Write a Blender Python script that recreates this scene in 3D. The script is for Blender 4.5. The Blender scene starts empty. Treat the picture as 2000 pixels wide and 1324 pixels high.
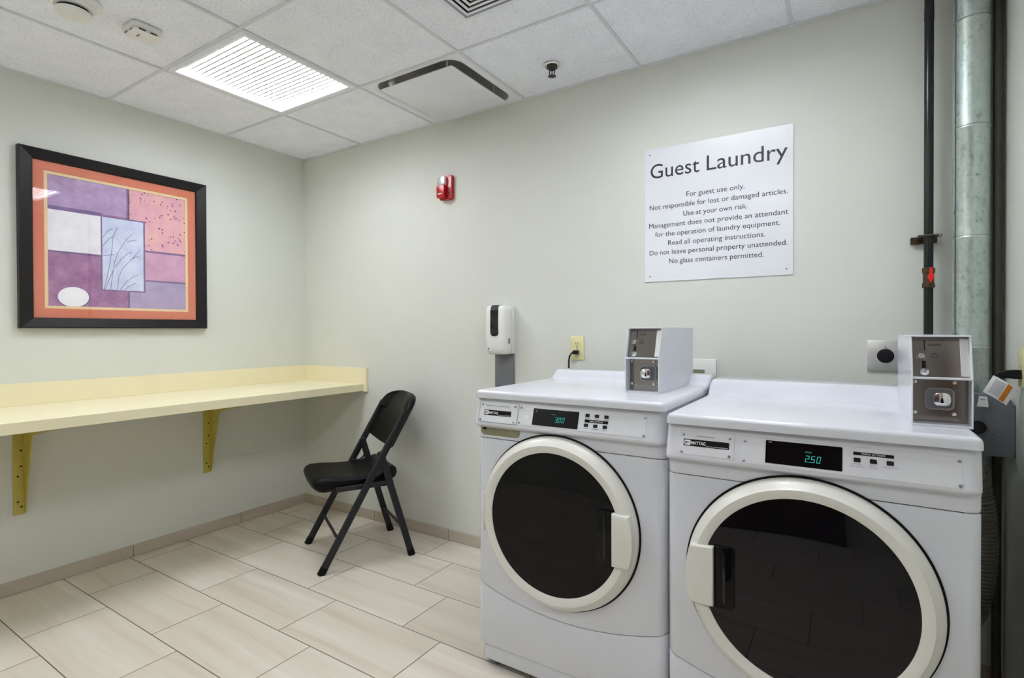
import bpy, bmesh, math, random
from mathutils import Matrix, Vector
random.seed(7)
S = bpy.context.scene
COL = S.collection
PI = math.pi

# ------------------------------------------------------------------ camera
H = 2.388                                   # ceiling height
cd = bpy.data.cameras.new('camera')
cam = bpy.data.objects.new('camera', cd); COL.objects.link(cam)
fw = Vector((-0.54094, 0.84102, -0.008256)); rt = Vector((0.84106, 0.54093, -0.003593)); up = Vector((-0.001444, 0.008887, 0.99996))
cam.matrix_world = Matrix(((rt.x, up.x, -fw.x, 3.21388), (rt.y, up.y, -fw.y, -2.38551), (rt.z, up.z, -fw.z, 1.19359), (0, 0, 0, 1)))
cd.sensor_fit = 'HORIZONTAL'; cd.sensor_width = 36.0
cd.lens = 1044.0 * 36.0 / 2000.0
cd.shift_x = 10.436 / 2000.0; cd.shift_y = -7.027 / 2000.0
cd.clip_start = 0.02
S.camera = cam

# ------------------------------------------------------------------ world, exposure
w = bpy.data.worlds.new('world'); S.world = w; w.use_nodes = True
w.node_tree.nodes['Background'].inputs[0].default_value = (0.5, 0.5, 0.5, 1)
w.node_tree.nodes['Background'].inputs[1].default_value = 0.0
S.view_settings.view_transform = 'Standard'; S.view_settings.look = 'None'
S.view_settings.gamma = 1.0; S.view_settings.use_curve_mapping = False
S.view_settings.exposure = 0.80
LAMP_STRENGTH = 15.6                        # radiance of the ceiling lights' lenses
S.cycles.max_bounces = 14; S.cycles.diffuse_bounces = 8; S.cycles.glossy_bounces = 5; S.cycles.transparent_max_bounces = 12
S.cycles.sample_clamp_indirect = 6.0

# ------------------------------------------------------------------ helpers: colour and materials
def srgb(r, g, b):
    f = lambda c: (c / 255 / 12.92) if c / 255 <= 0.04045 else ((c / 255 + 0.055) / 1.055) ** 2.4
    return (f(r), f(g), f(b), 1.0)

class NT:
    def __init__(s, name):
        s.m = bpy.data.materials.new(name); s.m.use_nodes = True
        s.t = s.m.node_tree; s.b = s.t.nodes['Principled BSDF']; s.o = s.t.nodes['Material Output']
    def n(s, typ, **kw):
        x = s.t.nodes.new(typ)
        for k, v in kw.items(): setattr(x, k, v)
        return x
    def l(s, a, b): s.t.links.new(a, b)
    def math(s, op, a, b=None, c=None):
        x = s.n('ShaderNodeMath', operation=op)
        for i, v in enumerate((a, b, c)):
            if v is None: continue
            if isinstance(v, (int, float)): x.inputs[i].default_value = v
            else: s.l(v, x.inputs[i])
        return x.outputs[0]
    def mix(s, fac, a, b, blend='MIX'):
        x = s.n('ShaderNodeMix', data_type='RGBA', blend_type=blend)
        for i, v in ((0, fac), (6, a), (7, b)):
            if isinstance(v, (int, float)): x.inputs[i].default_value = v
            elif isinstance(v, tuple): x.inputs[i].default_value = v
            else: s.l(v, x.inputs[i])
        return x.outputs[2]
    def obj(s):
        return s.n('ShaderNodeTexCoord').outputs['Object']
    def mapping(s, vec, scale=(1, 1, 1), loc=(0, 0, 0), rot=(0, 0, 0)):
        x = s.n('ShaderNodeMapping'); s.l(vec, x.inputs[0])
        x.inputs['Scale'].default_value = scale; x.inputs['Location'].default_value = loc; x.inputs['Rotation'].default_value = rot
        return x.outputs[0]
    def noise(s, vec, scale, detail=3, rough=0.5, out=0):
        x = s.n('ShaderNodeTexNoise'); s.l(vec, x.inputs['Vector'])
        x.inputs['Scale'].default_value = scale; x.inputs['Detail'].default_value = detail; x.inputs['Roughness'].default_value = rough
        return x.outputs[out]
    def ramp(s, fac, stops):
        x = s.n('ShaderNodeValToRGB'); s.l(fac, x.inputs[0])
        while len(x.color_ramp.elements) < len(stops): x.color_ramp.elements.new(0.5)
        for e, (p, c) in zip(x.color_ramp.elements, stops): e.position = p; e.color = c
        return x.outputs[0]
    def bump(s, h, strength=0.2, dist=0.002):
        x = s.n('ShaderNodeBump'); s.l(h, x.inputs['Height'])
        x.inputs['Strength'].default_value = strength; x.inputs['Distance'].default_value = dist
        s.l(x.outputs[0], s.b.inputs['Normal'])

def plain(name, col, rough=0.5, metal=0.0, spec=0.5, var=0.04, scale=12.0, bump=0.0, coat=0.0, bscale=300.0):
    t = NT(name); b = t.b
    v = t.noise(t.obj(), scale, 3)
    lo = tuple(c * (1 - var) for c in col[:3]) + (1,); hi = tuple(min(1, c * (1 + var)) for c in col[:3]) + (1,)
    t.l(t.ramp(v, [(0.3, lo), (0.7, hi)]), b.inputs['Base Color'])
    b.inputs['Roughness'].default_value = rough; b.inputs['Metallic'].default_value = metal
    b.inputs['Specular IOR Level'].default_value = spec
    b.inputs['Coat Weight'].default_value = coat; b.inputs['Coat Roughness'].default_value = 0.1
    if bump: t.bump(t.noise(t.obj(), bscale, 2), bump, 0.001)
    return t.m

def emit(name, col, strength):
    t = NT(name); b = t.b
    b.inputs['Base Color'].default_value = (0.02, 0.02, 0.02, 1)
    b.inputs['Emission Color'].default_value = col; b.inputs['Emission Strength'].default_value = strength
    return t.m

MAT = {}
MAT['wall'] = plain('wall_paint', (0.672, 0.684, 0.628, 1), 0.55, spec=0.35, var=0.015, scale=3, bump=0.05, bscale=220)
MAT['white_enamel'] = plain('white_enamel', (0.668, 0.684, 0.738, 1), 0.22, spec=0.5, var=0.01, coat=0.3)
MAT['white_plastic'] = plain('white_plastic', srgb(232, 232, 228), 0.35, var=0.01)
MAT['cream_plastic'] = plain('cream_plastic', srgb(222, 221, 213), 0.3, var=0.012)
MAT['ivory'] = plain('ivory_plastic', srgb(226, 218, 168), 0.35, var=0.02)
MAT['olive_hollow'] = plain('olive_plastic', srgb(130, 128, 100), 0.5, var=0.06, scale=30)
MAT['gloss_black'] = plain('gloss_black', (0.004, 0.004, 0.005, 1), 0.06, spec=0.5, var=0.05)
MAT['dark_glass'] = plain('dark_door_glass', (0.003, 0.003, 0.0035, 1), 0.015, spec=0.2, var=0.05)
MAT['smoked_glass'] = plain('smoked_door_glass', (0.003, 0.0034, 0.005, 1), 0.012, spec=0.36, var=0.05)
MAT['black_plastic'] = plain('black_plastic', (0.008, 0.008, 0.01, 1), 0.42, spec=0.25, var=0.15, scale=40)
MAT['chair_plastic'] = plain('chair_black_plastic', (0.003, 0.003, 0.0036, 1), 0.38, spec=0.16, var=0.15, scale=60, bump=0.15, bscale=900)
MAT['chair_metal'] = plain('chair_charcoal_metal', (0.014, 0.014, 0.018, 1), 0.42, spec=0.35, var=0.1, scale=50, bump=0.1, bscale=700)
MAT['rubber'] = plain('black_rubber', (0.005, 0.005, 0.006, 1), 0.6, spec=0.15)
MAT['black_paint'] = plain('black_pipe_paint', (0.004, 0.004, 0.006, 1), 0.22, var=0.2, scale=30)
MAT['dark_iron'] = plain('dark_iron', srgb(62, 58, 48), 0.55, var=0.15, scale=20)
MAT['bronze'] = plain('dull_brass', srgb(76, 62, 44), 0.4, metal=0.7, var=0.2, scale=60)
MAT['red_plastic'] = plain('red_plastic', srgb(176, 10, 24), 0.22, var=0.05, coat=0.3)
MAT['red_handle'] = plain('red_handle', srgb(225, 28, 24), 0.35)
MAT['chrome'] = plain('chrome', (0.75, 0.75, 0.76, 1), 0.15, metal=1.0, var=0.02)
MAT['screw'] = plain('screw_steel', (0.32, 0.32, 0.34, 1), 0.3, metal=1.0, var=0.1, scale=80)
MAT['steel'] = plain('brushed_steel', (0.30, 0.275, 0.265, 1), 0.12, metal=1.0, var=0.03, scale=60)
MAT['plate_steel'] = plain('plate_steel', (0.62, 0.62, 0.60, 1), 0.42, metal=0.9, var=0.05, scale=40)
MAT['panel_silver'] = plain('silver_panel', srgb(216, 217, 222), 0.3, metal=0.15, var=0.015, scale=40)
MAT['grey_tray'] = plain('grey_plastic', srgb(112, 113, 118), 0.45, var=0.03)
MAT['grey_box'] = plain('grey_box_paint', srgb(112, 118, 124), 0.5, var=0.03)
MAT['ink'] = plain('black_ink', srgb(30, 28, 44), 0.5, var=0.02)
MAT['grey_ink'] = plain('grey_ink', srgb(140, 142, 160), 0.5, var=0.02)
MAT['white_ink'] = plain('white_ink', srgb(235, 235, 235), 0.5, var=0.02)
MAT['frame_black'] = plain('black_frame', srgb(24, 20, 22), 0.42, var=0.1, scale=20, spec=0.3)
MAT['mat_orange'] = plain('orange_mat_board', srgb(216, 126, 100), 0.8, var=0.03, scale=200)
MAT['mat_cream'] = plain('cream_mat_board', srgb(236, 212, 168), 0.8, var=0.02)
MAT['paper'] = plain('paper', srgb(240, 240, 238), 0.7, var=0.02)
MAT['paper_orange'] = plain('paper_orange_band', srgb(205, 125, 28), 0.7, var=0.1, scale=200)
MAT['ceiling_metal'] = plain('white_ceiling_metal', srgb(228, 231, 238), 0.35, var=0.01)
MAT['grid'] = plain('ceiling_grid_paint', srgb(214, 217, 222), 0.4, var=0.01)
MAT['louver'] = plain('grey_louver', (0.5, 0.5, 0.5, 1), 0.5)
MAT['added_door_wood'] = plain('dark_red_wood', srgb(84, 44, 34), 0.4, var=0.25, scale=5)
MAT['recess_shade'] = plain('shaded_recess_metal', srgb(186, 183, 178), 0.6)  # white metal, with the shade of the recess put into the colour
MAT['void'] = plain('duct_void', (0.008, 0.008, 0.008, 1), 0.8)
MAT['hose'] = plain('dark_flexible_hose', srgb(130, 128, 118), 0.4, metal=0.4, var=0.15, scale=40)
MAT['bracket'] = plain('yellow_painted_steel', srgb(190, 176, 82), 0.4, var=0.04, scale=30)
MAT['digits'] = emit('green_segments', srgb(40, 205, 185), 0.62)
MAT['led_dim'] = emit('dim_green_segments', srgb(40, 190, 160), 0.25)

def mat_lens():
    t = NT('lamp_lens'); b = t.b
    b.inputs['Base Color'].default_value = (0.8, 0.8, 0.8, 1)
    b.inputs['Emission Color'].default_value = (0.95, 0.985, 1.04, 1)
    b.inputs['Emission Strength'].default_value = LAMP_STRENGTH
    return t.m
MAT['lens'] = mat_lens()

def mat_laminate(name, c):
    t = NT(name); o = t.obj()
    v = t.noise(t.mapping(o, (8, 2, 8)), 6, 4)
    lo = tuple(x * 0.985 for x in c[:3]) + (1,); hi = tuple(min(1, x * 1.01) for x in c[:3]) + (1,)
    t.l(t.ramp(v, [(0.35, lo), (0.65, hi)]), t.b.inputs['Base Color'])
    t.b.inputs['Roughness'].default_value = 0.38
    return t.m
MAT['laminate'] = mat_laminate('yellow_laminate', srgb(236, 227, 192))

def mat_ceiling():
    t = NT('ceiling_tile'); o = t.obj(); m = t.mapping(o, (1, 1, 0.2))
    m = t.mapping(o, (1, 1, 0.0))
    vo = t.n('ShaderNodeTexVoronoi', voronoi_dimensions='2D'); t.l(m, vo.inputs['Vector']); vo.inputs['Scale'].default_value = 150
    sep = t.n('ShaderNodeSeparateColor'); t.l(vo.outputs['Color'], sep.inputs[0])
    hole = t.math('LESS_THAN', vo.outputs['Distance'], t.math('MULTIPLY', t.math('POWER', sep.outputs[0], 2.2), 0.34))
    wv = t.noise(t.mapping(o, (1, 1, 0)), 120, 2, 0.5)
    hole2 = t.math('GREATER_THAN', wv, 0.70)
    h = t.math('MAXIMUM', t.math('MULTIPLY', hole, 0.36), t.math('MULTIPLY', hole2, 0.16))
    base = t.ramp(t.noise(m, 9, 3), [(0.3, srgb(236, 239, 248)), (0.7, srgb(243, 246, 253))])
    t.l(t.mix(h, base, srgb(120, 120, 118)), t.b.inputs['Base Color'])
    t.b.inputs['Roughness'].default_value = 0.9; t.b.inputs['Specular IOR Level'].default_value = 0.1
    t.bump(t.math('ADD', t.math('MULTIPLY', h, -1.0), t.math('MULTIPLY', t.noise(m, 160, 2), 0.4)), 0.5, 0.001)
    return t.m
MAT['ceiling'] = mat_ceiling()

TILE_L, TILE_W, TILE_Y0, TILE_X0, TILE_STEP = 0.5965, 0.2866, -0.2335, 0.30, 0.1985
def tile_surface(t, u, v, tid):
    """beige stone-look porcelain; u runs along the veins"""
    cmb = t.n('ShaderNodeCombineXYZ'); t.l(u, cmb.inputs[0]); t.l(v, cmb.inputs[1]); t.l(t.math('MULTIPLY', tid, 13.7), cmb.inputs[2])
    wig = t.noise(t.mapping(cmb.outputs[0], (1.6, 2.5, 1)), 1.2, 3)
    v2 = t.math('ADD', v, t.math('MULTIPLY', wig, 0.07))
    c2 = t.n('ShaderNodeCombineXYZ'); t.l(u, c2.inputs[0]); t.l(v2, c2.inputs[1]); t.l(t.math('MULTIPLY', tid, 13.7), c2.inputs[2])
    str1 = t.noise(t.mapping(c2.outputs[0], (0.7, 11, 1)), 1.0, 3, 0.5)
    str2 = t.noise(t.mapping(c2.outputs[0], (1.6, 45, 1)), 1.0, 3, 0.6)
    s = t.math('ADD', t.math('MULTIPLY', str1, 0.72), t.math('MULTIPLY', str2, 0.28))
    col = t.ramp(s, [(0.30, srgb(196, 185, 168)), (0.45, srgb(212, 203, 189)), (0.56, srgb(217, 209, 196)), (0.72, srgb(230, 224, 214))])
    return t.mix(0.10, col, t.ramp(tid, [(0.0, srgb(180, 166, 146)), (1.0, srgb(220, 212, 200))]))
def mat_floor():
    t = NT('floor_tile'); sp = t.n('ShaderNodeSeparateXYZ'); t.l(t.obj(), sp.inputs[0]); X, Y = sp.outputs[0], sp.outputs[1]
    rv = t.math('DIVIDE', t.math('SUBTRACT', TILE_Y0, Y), TILE_W)
    row = t.math('FLOOR', rv)
    cu = t.math('DIVIDE', t.math('SUBTRACT', t.math('SUBTRACT', X, TILE_X0), t.math('MULTIPLY', row, TILE_STEP)), TILE_L)
    colm = t.math('FLOOR', cu)
    fu = t.math('MULTIPLY', t.math('FRACT', cu), TILE_L); fv = t.math('MULTIPLY', t.math('FRACT', rv), TILE_W)
    du = t.math('MINIMUM', fu, t.math('SUBTRACT', TILE_L, fu)); dv = t.math('MINIMUM', fv, t.math('SUBTRACT', TILE_W, fv))
    d = t.math('MINIMUM', du, dv)
    g = t.math('LESS_THAN', d, 0.0019)
    wn = t.n('ShaderNodeTexWhiteNoise', noise_dimensions='2D'); cb = t.n('ShaderNodeCombineXYZ'); t.l(row, cb.inputs[0]); t.l(colm, cb.inputs[1]); t.l(cb.outputs[0], wn.inputs['Vector'])
    tid = wn.outputs['Value']
    c = tile_surface(t, X, Y, tid)
    t.l(t.mix(g, c, srgb(104, 94, 82)), t.b.inputs['Base Color'])
    t.l(t.math('ADD', t.math('MULTIPLY', g, 0.4), 0.34), t.b.inputs['Roughness'])
    sm = t.n('ShaderNodeMapRange'); t.l(d, sm.inputs[0]); sm.inputs[1].default_value = 0.0; sm.inputs[2].default_value = 0.004
    t.bump(sm.outputs[0], 0.4, 0.0015)
    return t.m
MAT['floor'] = mat_floor()
def mat_base():
    t = NT('baseboard_tile'); sp = t.n('ShaderNodeSeparateXYZ'); t.l(t.obj(), sp.inputs[0])
    u = t.math('ADD', sp.outputs[0], sp.outputs[1])
    tid = t.math('FRACT', t.math('MULTIPLY', t.math('FLOOR', t.math('MULTIPLY', u, 1.67)), 0.371))
    c = tile_surface(t, u, sp.outputs[2], tid)
    t.l(t.mix(0.5, c, srgb(150, 134, 116)), t.b.inputs['Base Color']); t.b.inputs['Roughness'].default_value = 0.4
    return t.m
MAT['base'] = mat_base()
MAT['grout'] = plain('dark_grout', srgb(88, 78, 68), 0.9)

def mat_galv():
    t = NT('galvanised_steel'); o = t.obj()
    vo = t.n('ShaderNodeTexVoronoi'); t.l(t.mapping(o, (1, 1, 0.7)), vo.inputs['Vector']); vo.inputs['Scale'].default_value = 150
    n2 = t.noise(t.mapping(o, (1, 1, 0.5)), 60, 4, 0.6)
    sp = t.n('ShaderNodeSeparateColor'); t.l(vo.outputs['Color'], sp.inputs[0])
    f = t.math('ADD', t.math('MULTIPLY', sp.outputs[0], 0.2), t.math('MULTIPLY', n2, 0.8))
    t.l(t.ramp(f, [(0.25, srgb(150, 164, 160)), (0.42, srgb(190, 204, 198)), (0.8, srgb(212, 222, 218))]), t.b.inputs['Base Color'])
    t.b.inputs['Metallic'].default_value = 0.75
    t.l(t.math('ADD', t.math('MULTIPLY', f, 0.2), 0.22), t.b.inputs['Roughness'])
    t.bump(n2, 0.08, 0.001)
    return t.m
MAT['galv'] = mat_galv()

def mat_sign():
    t = NT('sign_panel'); t.b.inputs['Base Color'].default_value = srgb(226, 228, 233); t.b.inputs['Roughness'].default_value = 0.22
    v = t.noise(t.obj(), 2.0, 2); t.l(t.ramp(v, [(0.3, srgb(223, 225, 230)), (0.7, srgb(229, 231, 236))]), t.b.inputs['Base Color'])
    return t.m
MAT['sign'] = mat_sign()

def mat_paint(name, a, b, scale=14, speck=None, thresh=0.3, sscale=40):
    """mottled artist's paint, optionally with dark specks"""
    t = NT(name); o = t.obj()
    n = t.noise(o, scale, 5, 0.65)
    c = t.ramp(n, [(0.33, a), (0.67, b)])
    n2 = t.noise(o, scale * 9, 3, 0.6)
    c = t.mix(t.math('MULTIPLY', n2, 0.25), c, b)
    if speck:
        vo = t.n('ShaderNodeTexVoronoi'); t.l(t.mapping(o, (0, 1, 1.25)), vo.inputs['Vector']); vo.inputs['Scale'].default_value = sscale
        sp = t.n('ShaderNodeSeparateColor'); t.l(vo.outputs['Color'], sp.inputs[0])
        c = t.mix(t.math('LESS_THAN', vo.outputs['Distance'], t.math('MULTIPLY', t.math('POWER', sp.outputs[0], 2.0), thresh)), c, speck)
    t.l(c, t.b.inputs['Base Color']); t.b.inputs['Roughness'].default_value = 0.7
    return t.m
MAT['a_purple'] = mat_paint('paint_lavender', srgb(164, 130, 176), srgb(192, 168, 208))
MAT['a_plum'] = mat_paint('paint_plum', srgb(144, 94, 138), srgb(180, 134, 174))
MAT['a_white'] = mat_paint('paint_pale', srgb(232, 228, 240), srgb(246, 244, 248))
MAT['a_pink'] = mat_paint('paint_speckled_pink', srgb(220, 160, 184), srgb(238, 186, 184), 10, srgb(96, 56, 84), 0.30, 62)
MAT['a_rose'] = mat_paint('paint_rose', srgb(196, 144, 180), srgb(218, 172, 198))
MAT['a_grey'] = mat_paint('paint_grey_lavender', srgb(166, 150, 184), srgb(186, 170, 202))
MAT['a_blue'] = mat_paint('paint_pale_blue', srgb(192, 200, 232), srgb(218, 226, 246))
MAT['a_edge'] = mat_paint('paint_dark_edge', srgb(104, 82, 130), srgb(140, 112, 160))
MAT['a_line'] = plain('paint_twig', srgb(120, 114, 158), 0.7)
MAT['a_circle'] = mat_paint('paint_white_circle', srgb(242, 240, 250), srgb(252, 250, 254))

def mat_glass():
    t = NT('picture_glass')
    tr = t.n('ShaderNodeBsdfTransparent'); gl = t.n('ShaderNodeBsdfGlossy'); gl.inputs['Roughness'].default_value = 0.02
    fr = t.n('ShaderNodeFresnel'); fr.inputs[0].default_value = 1.75
    geo = t.n('ShaderNodeNewGeometry'); mx = t.n('ShaderNodeMixShader'); t.l(t.math('MULTIPLY', fr.outputs[0], t.math('SUBTRACT', 1.0, geo.outputs['Backfacing'])), mx.inputs[0]); t.l(tr.outputs[0], mx.inputs[1]); t.l(gl.outputs[0], mx.inputs[2])
    t.l(mx.outputs[0], t.o.inputs['Surface'])
    return t.m
MAT['glass'] = mat_glass()
def mat_clear():
    t = NT('clear_lens'); b = t.b; b.inputs['Base Color'].default_value = (0.95, 0.95, 0.95, 1); b.inputs['Roughness'].default_value = 0.05
    b.inputs['Transmission Weight'].default_value = 0.6; b.inputs['IOR'].default_value = 1.45
    return t.m
MAT['clear'] = mat_clear()

# ------------------------------------------------------------------ helpers: mesh building
class MB:
    def __init__(s): s.bm = bmesh.new(); s.mats = []
    def _mi(s, m):
        m = MAT[m] if isinstance(m, str) else m
        if m not in s.mats: s.mats.append(m)
        return s.mats.index(m)
    def _merge(s, b, m, mx=None):
        i = s._mi(m)
        if mx is not None: bmesh.ops.transform(b, matrix=mx, verts=b.verts)
        bmesh.ops.recalc_face_normals(b, faces=b.faces)
        for f in b.faces: f.material_index = i; f.smooth = True
        me = bpy.data.meshes.new('tmp'); b.to_mesh(me); b.free()
        s.bm.from_mesh(me); bpy.data.meshes.remove(me)
    def box(s, x0, x1, y0, y1, z0, z1, m, bev=0.0, seg=2, mx=None, edges=None):
        b = bmesh.new(); bmesh.ops.create_cube(b, size=1)
        for v in b.verts:
            v.co = Vector((x0 + (v.co.x + .5) * (x1 - x0), y0 + (v.co.y + .5) * (y1 - y0), z0 + (v.co.z + .5) * (z1 - z0)))
        if bev:
            ed = list(b.edges) if edges is None else [e for e in b.edges if edges(e)]
            bmesh.ops.bevel(b, geom=ed, offset=bev, segments=seg, affect='EDGES', profile=0.5)
        s._merge(b, m, mx); return s
    def prism(s, poly, axis, d0, d1, m, bev=0.0, seg=2, mx=None, bev_all=False):
        """poly: 2d points; axis 'x': (y,z), 'y': (x,z), 'z': (x,y)"""
        b = bmesh.new()
        def P(p, d): return {'x': (d, p[0], p[1]), 'y': (p[0], d, p[1]), 'z': (p[0], p[1], d)}[axis]
        A = [b.verts.new(P(p, d0)) for p in poly]; B = [b.verts.new(P(p, d1)) for p in poly]
        fa = b.faces.new(A); fb = b.faces.new(B[::-1])
        n = len(poly)
        for i in range(n): b.faces.new((A[i], B[i], B[(i + 1) % n], A[(i + 1) % n]))
        if bev:
            ed = list(b.edges) if bev_all else list(set(fa.edges) | set(fb.edges))
            bmesh.ops.bevel(b, geom=ed, offset=bev, segments=seg, affect='EDGES', profile=0.5)
        s._merge(b, m, mx); return s
    def cyl(s, p0, p1, r, m, seg=24, r2=None, mx=None, bev=0.0):
        p0 = Vector(p0); p1 = Vector(p1); d = p1 - p0
        b = bmesh.new(); bmesh.ops.create_cone(b, cap_ends=True, segments=seg, radius1=r, radius2=r if r2 is None else r2, depth=d.length)
        if bev:
            ed = [e for e in b.edges if abs(e.verts[0].co.z - e.verts[1].co.z) < 1e-6]
            bmesh.ops.bevel(b, geom=ed, offset=bev, segments=2, affect='EDGES', profile=0.5)
        q = d.to_track_quat('Z', 'Y').to_matrix().to_4x4()
        T = Matrix.Translation((p0 + p1) / 2) @ q
        s._merge(b, m, T if mx is None else mx @ T); return s
    def lathe(s, prof, org, axis, m, seg=64, mx=None, closed=False):
        """prof: (radius, along); axis: unit vector the 'along' values run on"""
        ax = Vector(axis).normalized(); q = ax.to_track_quat('Z', 'Y').to_matrix().to_4x4()
        b = bmesh.new(); rings = []
        for r, h in prof:
            if r < 1e-6: rings.append([b.verts.new((0, 0, h))])
            else: rings.append([b.verts.new((r * math.cos(2 * PI * k / seg), r * math.sin(2 * PI * k / seg), h)) for k in range(seg)])
        pairs = list(zip(rings, rings[1:])) + ([(rings[-1], rings[0])] if closed else [])
        for A, B in pairs:
            for k in range(seg):
                k2 = (k + 1) % seg
                if len(A) == 1 and len(B) == 1: continue
                if len(A) == 1: b.faces.new((A[0], B[k], B[k2]))
                elif len(B) == 1: b.faces.new((A[k], B[0], A[k2]))
                else: b.faces.new((A[k], B[k], B[k2], A[k2]))
        T = Matrix.Translation(Vector(org)) @ q
        s._merge(b, m, T if mx is None else mx @ T); return s
    def tube(s, pts, r, m, seg=12, closed=False, rr=None, mx=None, squash=None):
        """round tube along points; rr: per-point radius; squash: (a,b) elliptical factors"""
        pts = [Vector(p) for p in pts]; n = len(pts); b = bmesh.new(); rings = []
        t0 = (pts[1] - pts[0]).normalized()
        ref = Vector((0, 0, 1)) if abs(t0.z) < 0.9 else Vector((1, 0, 0))
        nrm = (ref - t0 * ref.dot(t0)).normalized()
        for i, p in enumerate(pts):
            if closed: t = (pts[(i + 1) % n] - pts[i - 1]).normalized()
            else: t = (pts[min(i + 1, n - 1)] - pts[max(i - 1, 0)]).normalized()
            nrm = (nrm - t * nrm.dot(t)).normalized(); bn = t.cross(nrm)
            R = rr[i] if rr else r; sa, sb = squash or (1, 1)
            rings.append([b.verts.new(p + nrm * (R * sa * math.cos(2 * PI * k / seg)) + bn * (R * sb * math.sin(2 * PI * k / seg))) for k in range(seg)])
        m2 = n if closed else n - 1
        for i in range(m2):
            A, B = rings[i], rings[(i + 1) % n]
            for k in range(seg): b.faces.new((A[k], A[(k + 1) % seg], B[(k + 1) % seg], B[k]))
        if not closed: b.faces.new(rings[0][::-1]); b.faces.new(rings[-1])
        s._merge(b, m, mx); return s
    def grid(s, rows, m, mx=None, thick=None):
        """rows: list of equally long lists of points -> quads (open sheet, or a slab when thick is a vector)"""
        b = bmesh.new(); V = [[b.verts.new(p) for p in r] for r in rows]
        for i in range(len(V) - 1):
            for j in range(len(V[0]) - 1): b.faces.new((V[i][j], V[i][j + 1], V[i + 1][j + 1], V[i + 1][j]))
        if thick:
            if isinstance(thick, float): bmesh.ops.recalc_face_normals(b, faces=b.faces); bmesh.ops.solidify(b, geom=list(b.faces), thickness=thick)
            else:
                r = bmesh.ops.extrude_face_region(b, geom=list(b.faces))
                bmesh.ops.translate(b, vec=Vector(thick), verts=[v for v in r['geom'] if isinstance(v, bmesh.types.BMVert)])
        s._merge(b, m, mx); return s
    def poly(s, pts, m, mx=None):
        b = bmesh.new(); b.faces.new([b.verts.new(p) for p in pts]); s._merge(b, m, mx); return s
    def build(s, name, parent=None, angle=35, sub=0):
        me = bpy.data.meshes.new(name); s.bm.to_mesh(me); s.bm.free()
        for m in s.mats: me.materials.append(m)
        me.set_sharp_from_angle(angle=math.radians(angle))
        o = bpy.data.objects.new(name, me); COL.objects.link(o)
        if parent: o.parent = parent
        if sub:
            md = o.modifiers.new('subdivision', 'SUBSURF'); md.levels = sub; md.render_levels = sub
        return o

def thing(name, label, cat, loc=(0, 0, 0), rz=0.0, group=None):
    o = bpy.data.objects.new(name, None); COL.objects.link(o)
    o.location = loc; o.rotation_euler = (0, 0, rz); o.empty_display_size = 0.1
    o['label'] = label; o['category'] = cat
    if group: o['group'] = group
    return o
def tag(o, label, cat, group=None):
    o['label'] = label; o['category'] = cat
    if group: o['group'] = group
    return o
def struct(o): o['kind'] = 'structure'; return o
def dup(root, loc, label, rz=None):
    r = root.copy(); COL.objects.link(r); r.location = loc; r['label'] = label
    if rz is not None: r.rotation_euler = (0, 0, rz)
    for ch in list(root.children):
        c = ch.copy(); COL.objects.link(c); c.parent = r
        for g in list(ch.children):
            d = g.copy(); COL.objects.link(d); d.parent = c
    return r
def rrect(x0, x1, y0, y1, r, n=5, corners=(1, 1, 1, 1)):
    out = []
    for (cx, cy, a0), on in zip(((x1 - r, y1 - r, 0), (x0 + r, y1 - r, 90), (x0 + r, y0 + r, 180), (x1 - r, y0 + r, 270)), corners):
        if on:
            for k in range(n + 1):
                a = math.radians(a0 + 90 * k / n); out.append((cx + r * math.cos(a), cy + r * math.sin(a)))
        else:
            out.append({0: (x1, y1), 90: (x0, y1), 180: (x0, y0), 270: (x1, y0)}[a0])
    return out
def text(name, body, parent, mat, org, ux, uz, width=None, height=None, align='L', ex=0.0003, spacing=1.0, bold=0.0, shear=0.0):
    """lettering laid on a surface: org = start of the baseline, ux/uz = directions, n = ux x uz is outward"""
    cu = bpy.data.curves.new('lettering', 'FONT'); cu.body = body; cu.size = 1.0; cu.space_character = spacing; cu.resolution_u = 4; cu.offset = bold; cu.shear = shear
    ob = bpy.data.objects.new('lettering', cu); COL.objects.link(ob)
    dg = bpy.context.evaluated_depsgraph_get(); dg.update()
    me = bpy.data.meshes.new_from_object(ob.evaluated_get(dg))
    bpy.data.objects.remove(ob); bpy.data.curves.remove(cu)
    xs = [v.co.x for v in me.vertices]; x0, x1 = min(xs), max(xs)
    cap = 0.70
    sy = height / cap if height else (width / (x1 - x0)); sx = width / (x1 - x0) if width else sy
    ux = Vector(ux).normalized(); uz = Vector(uz).normalized(); n = ux.cross(uz); org = Vector(org)
    sh = {'L': 0, 'C': -(x1 - x0) / 2, 'R': -(x1 - x0)}[align]
    for v in me.vertices:
        v.co = org + ux * ((v.co.x - x0 + sh) * sx) + uz * (v.co.y * sy) + n * ex
    me.materials.clear(); me.materials.append(MAT[mat])
    me.name = name
    o = bpy.data.objects.new(name, me); COL.objects.link(o); o.parent = parent
    return o

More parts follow.
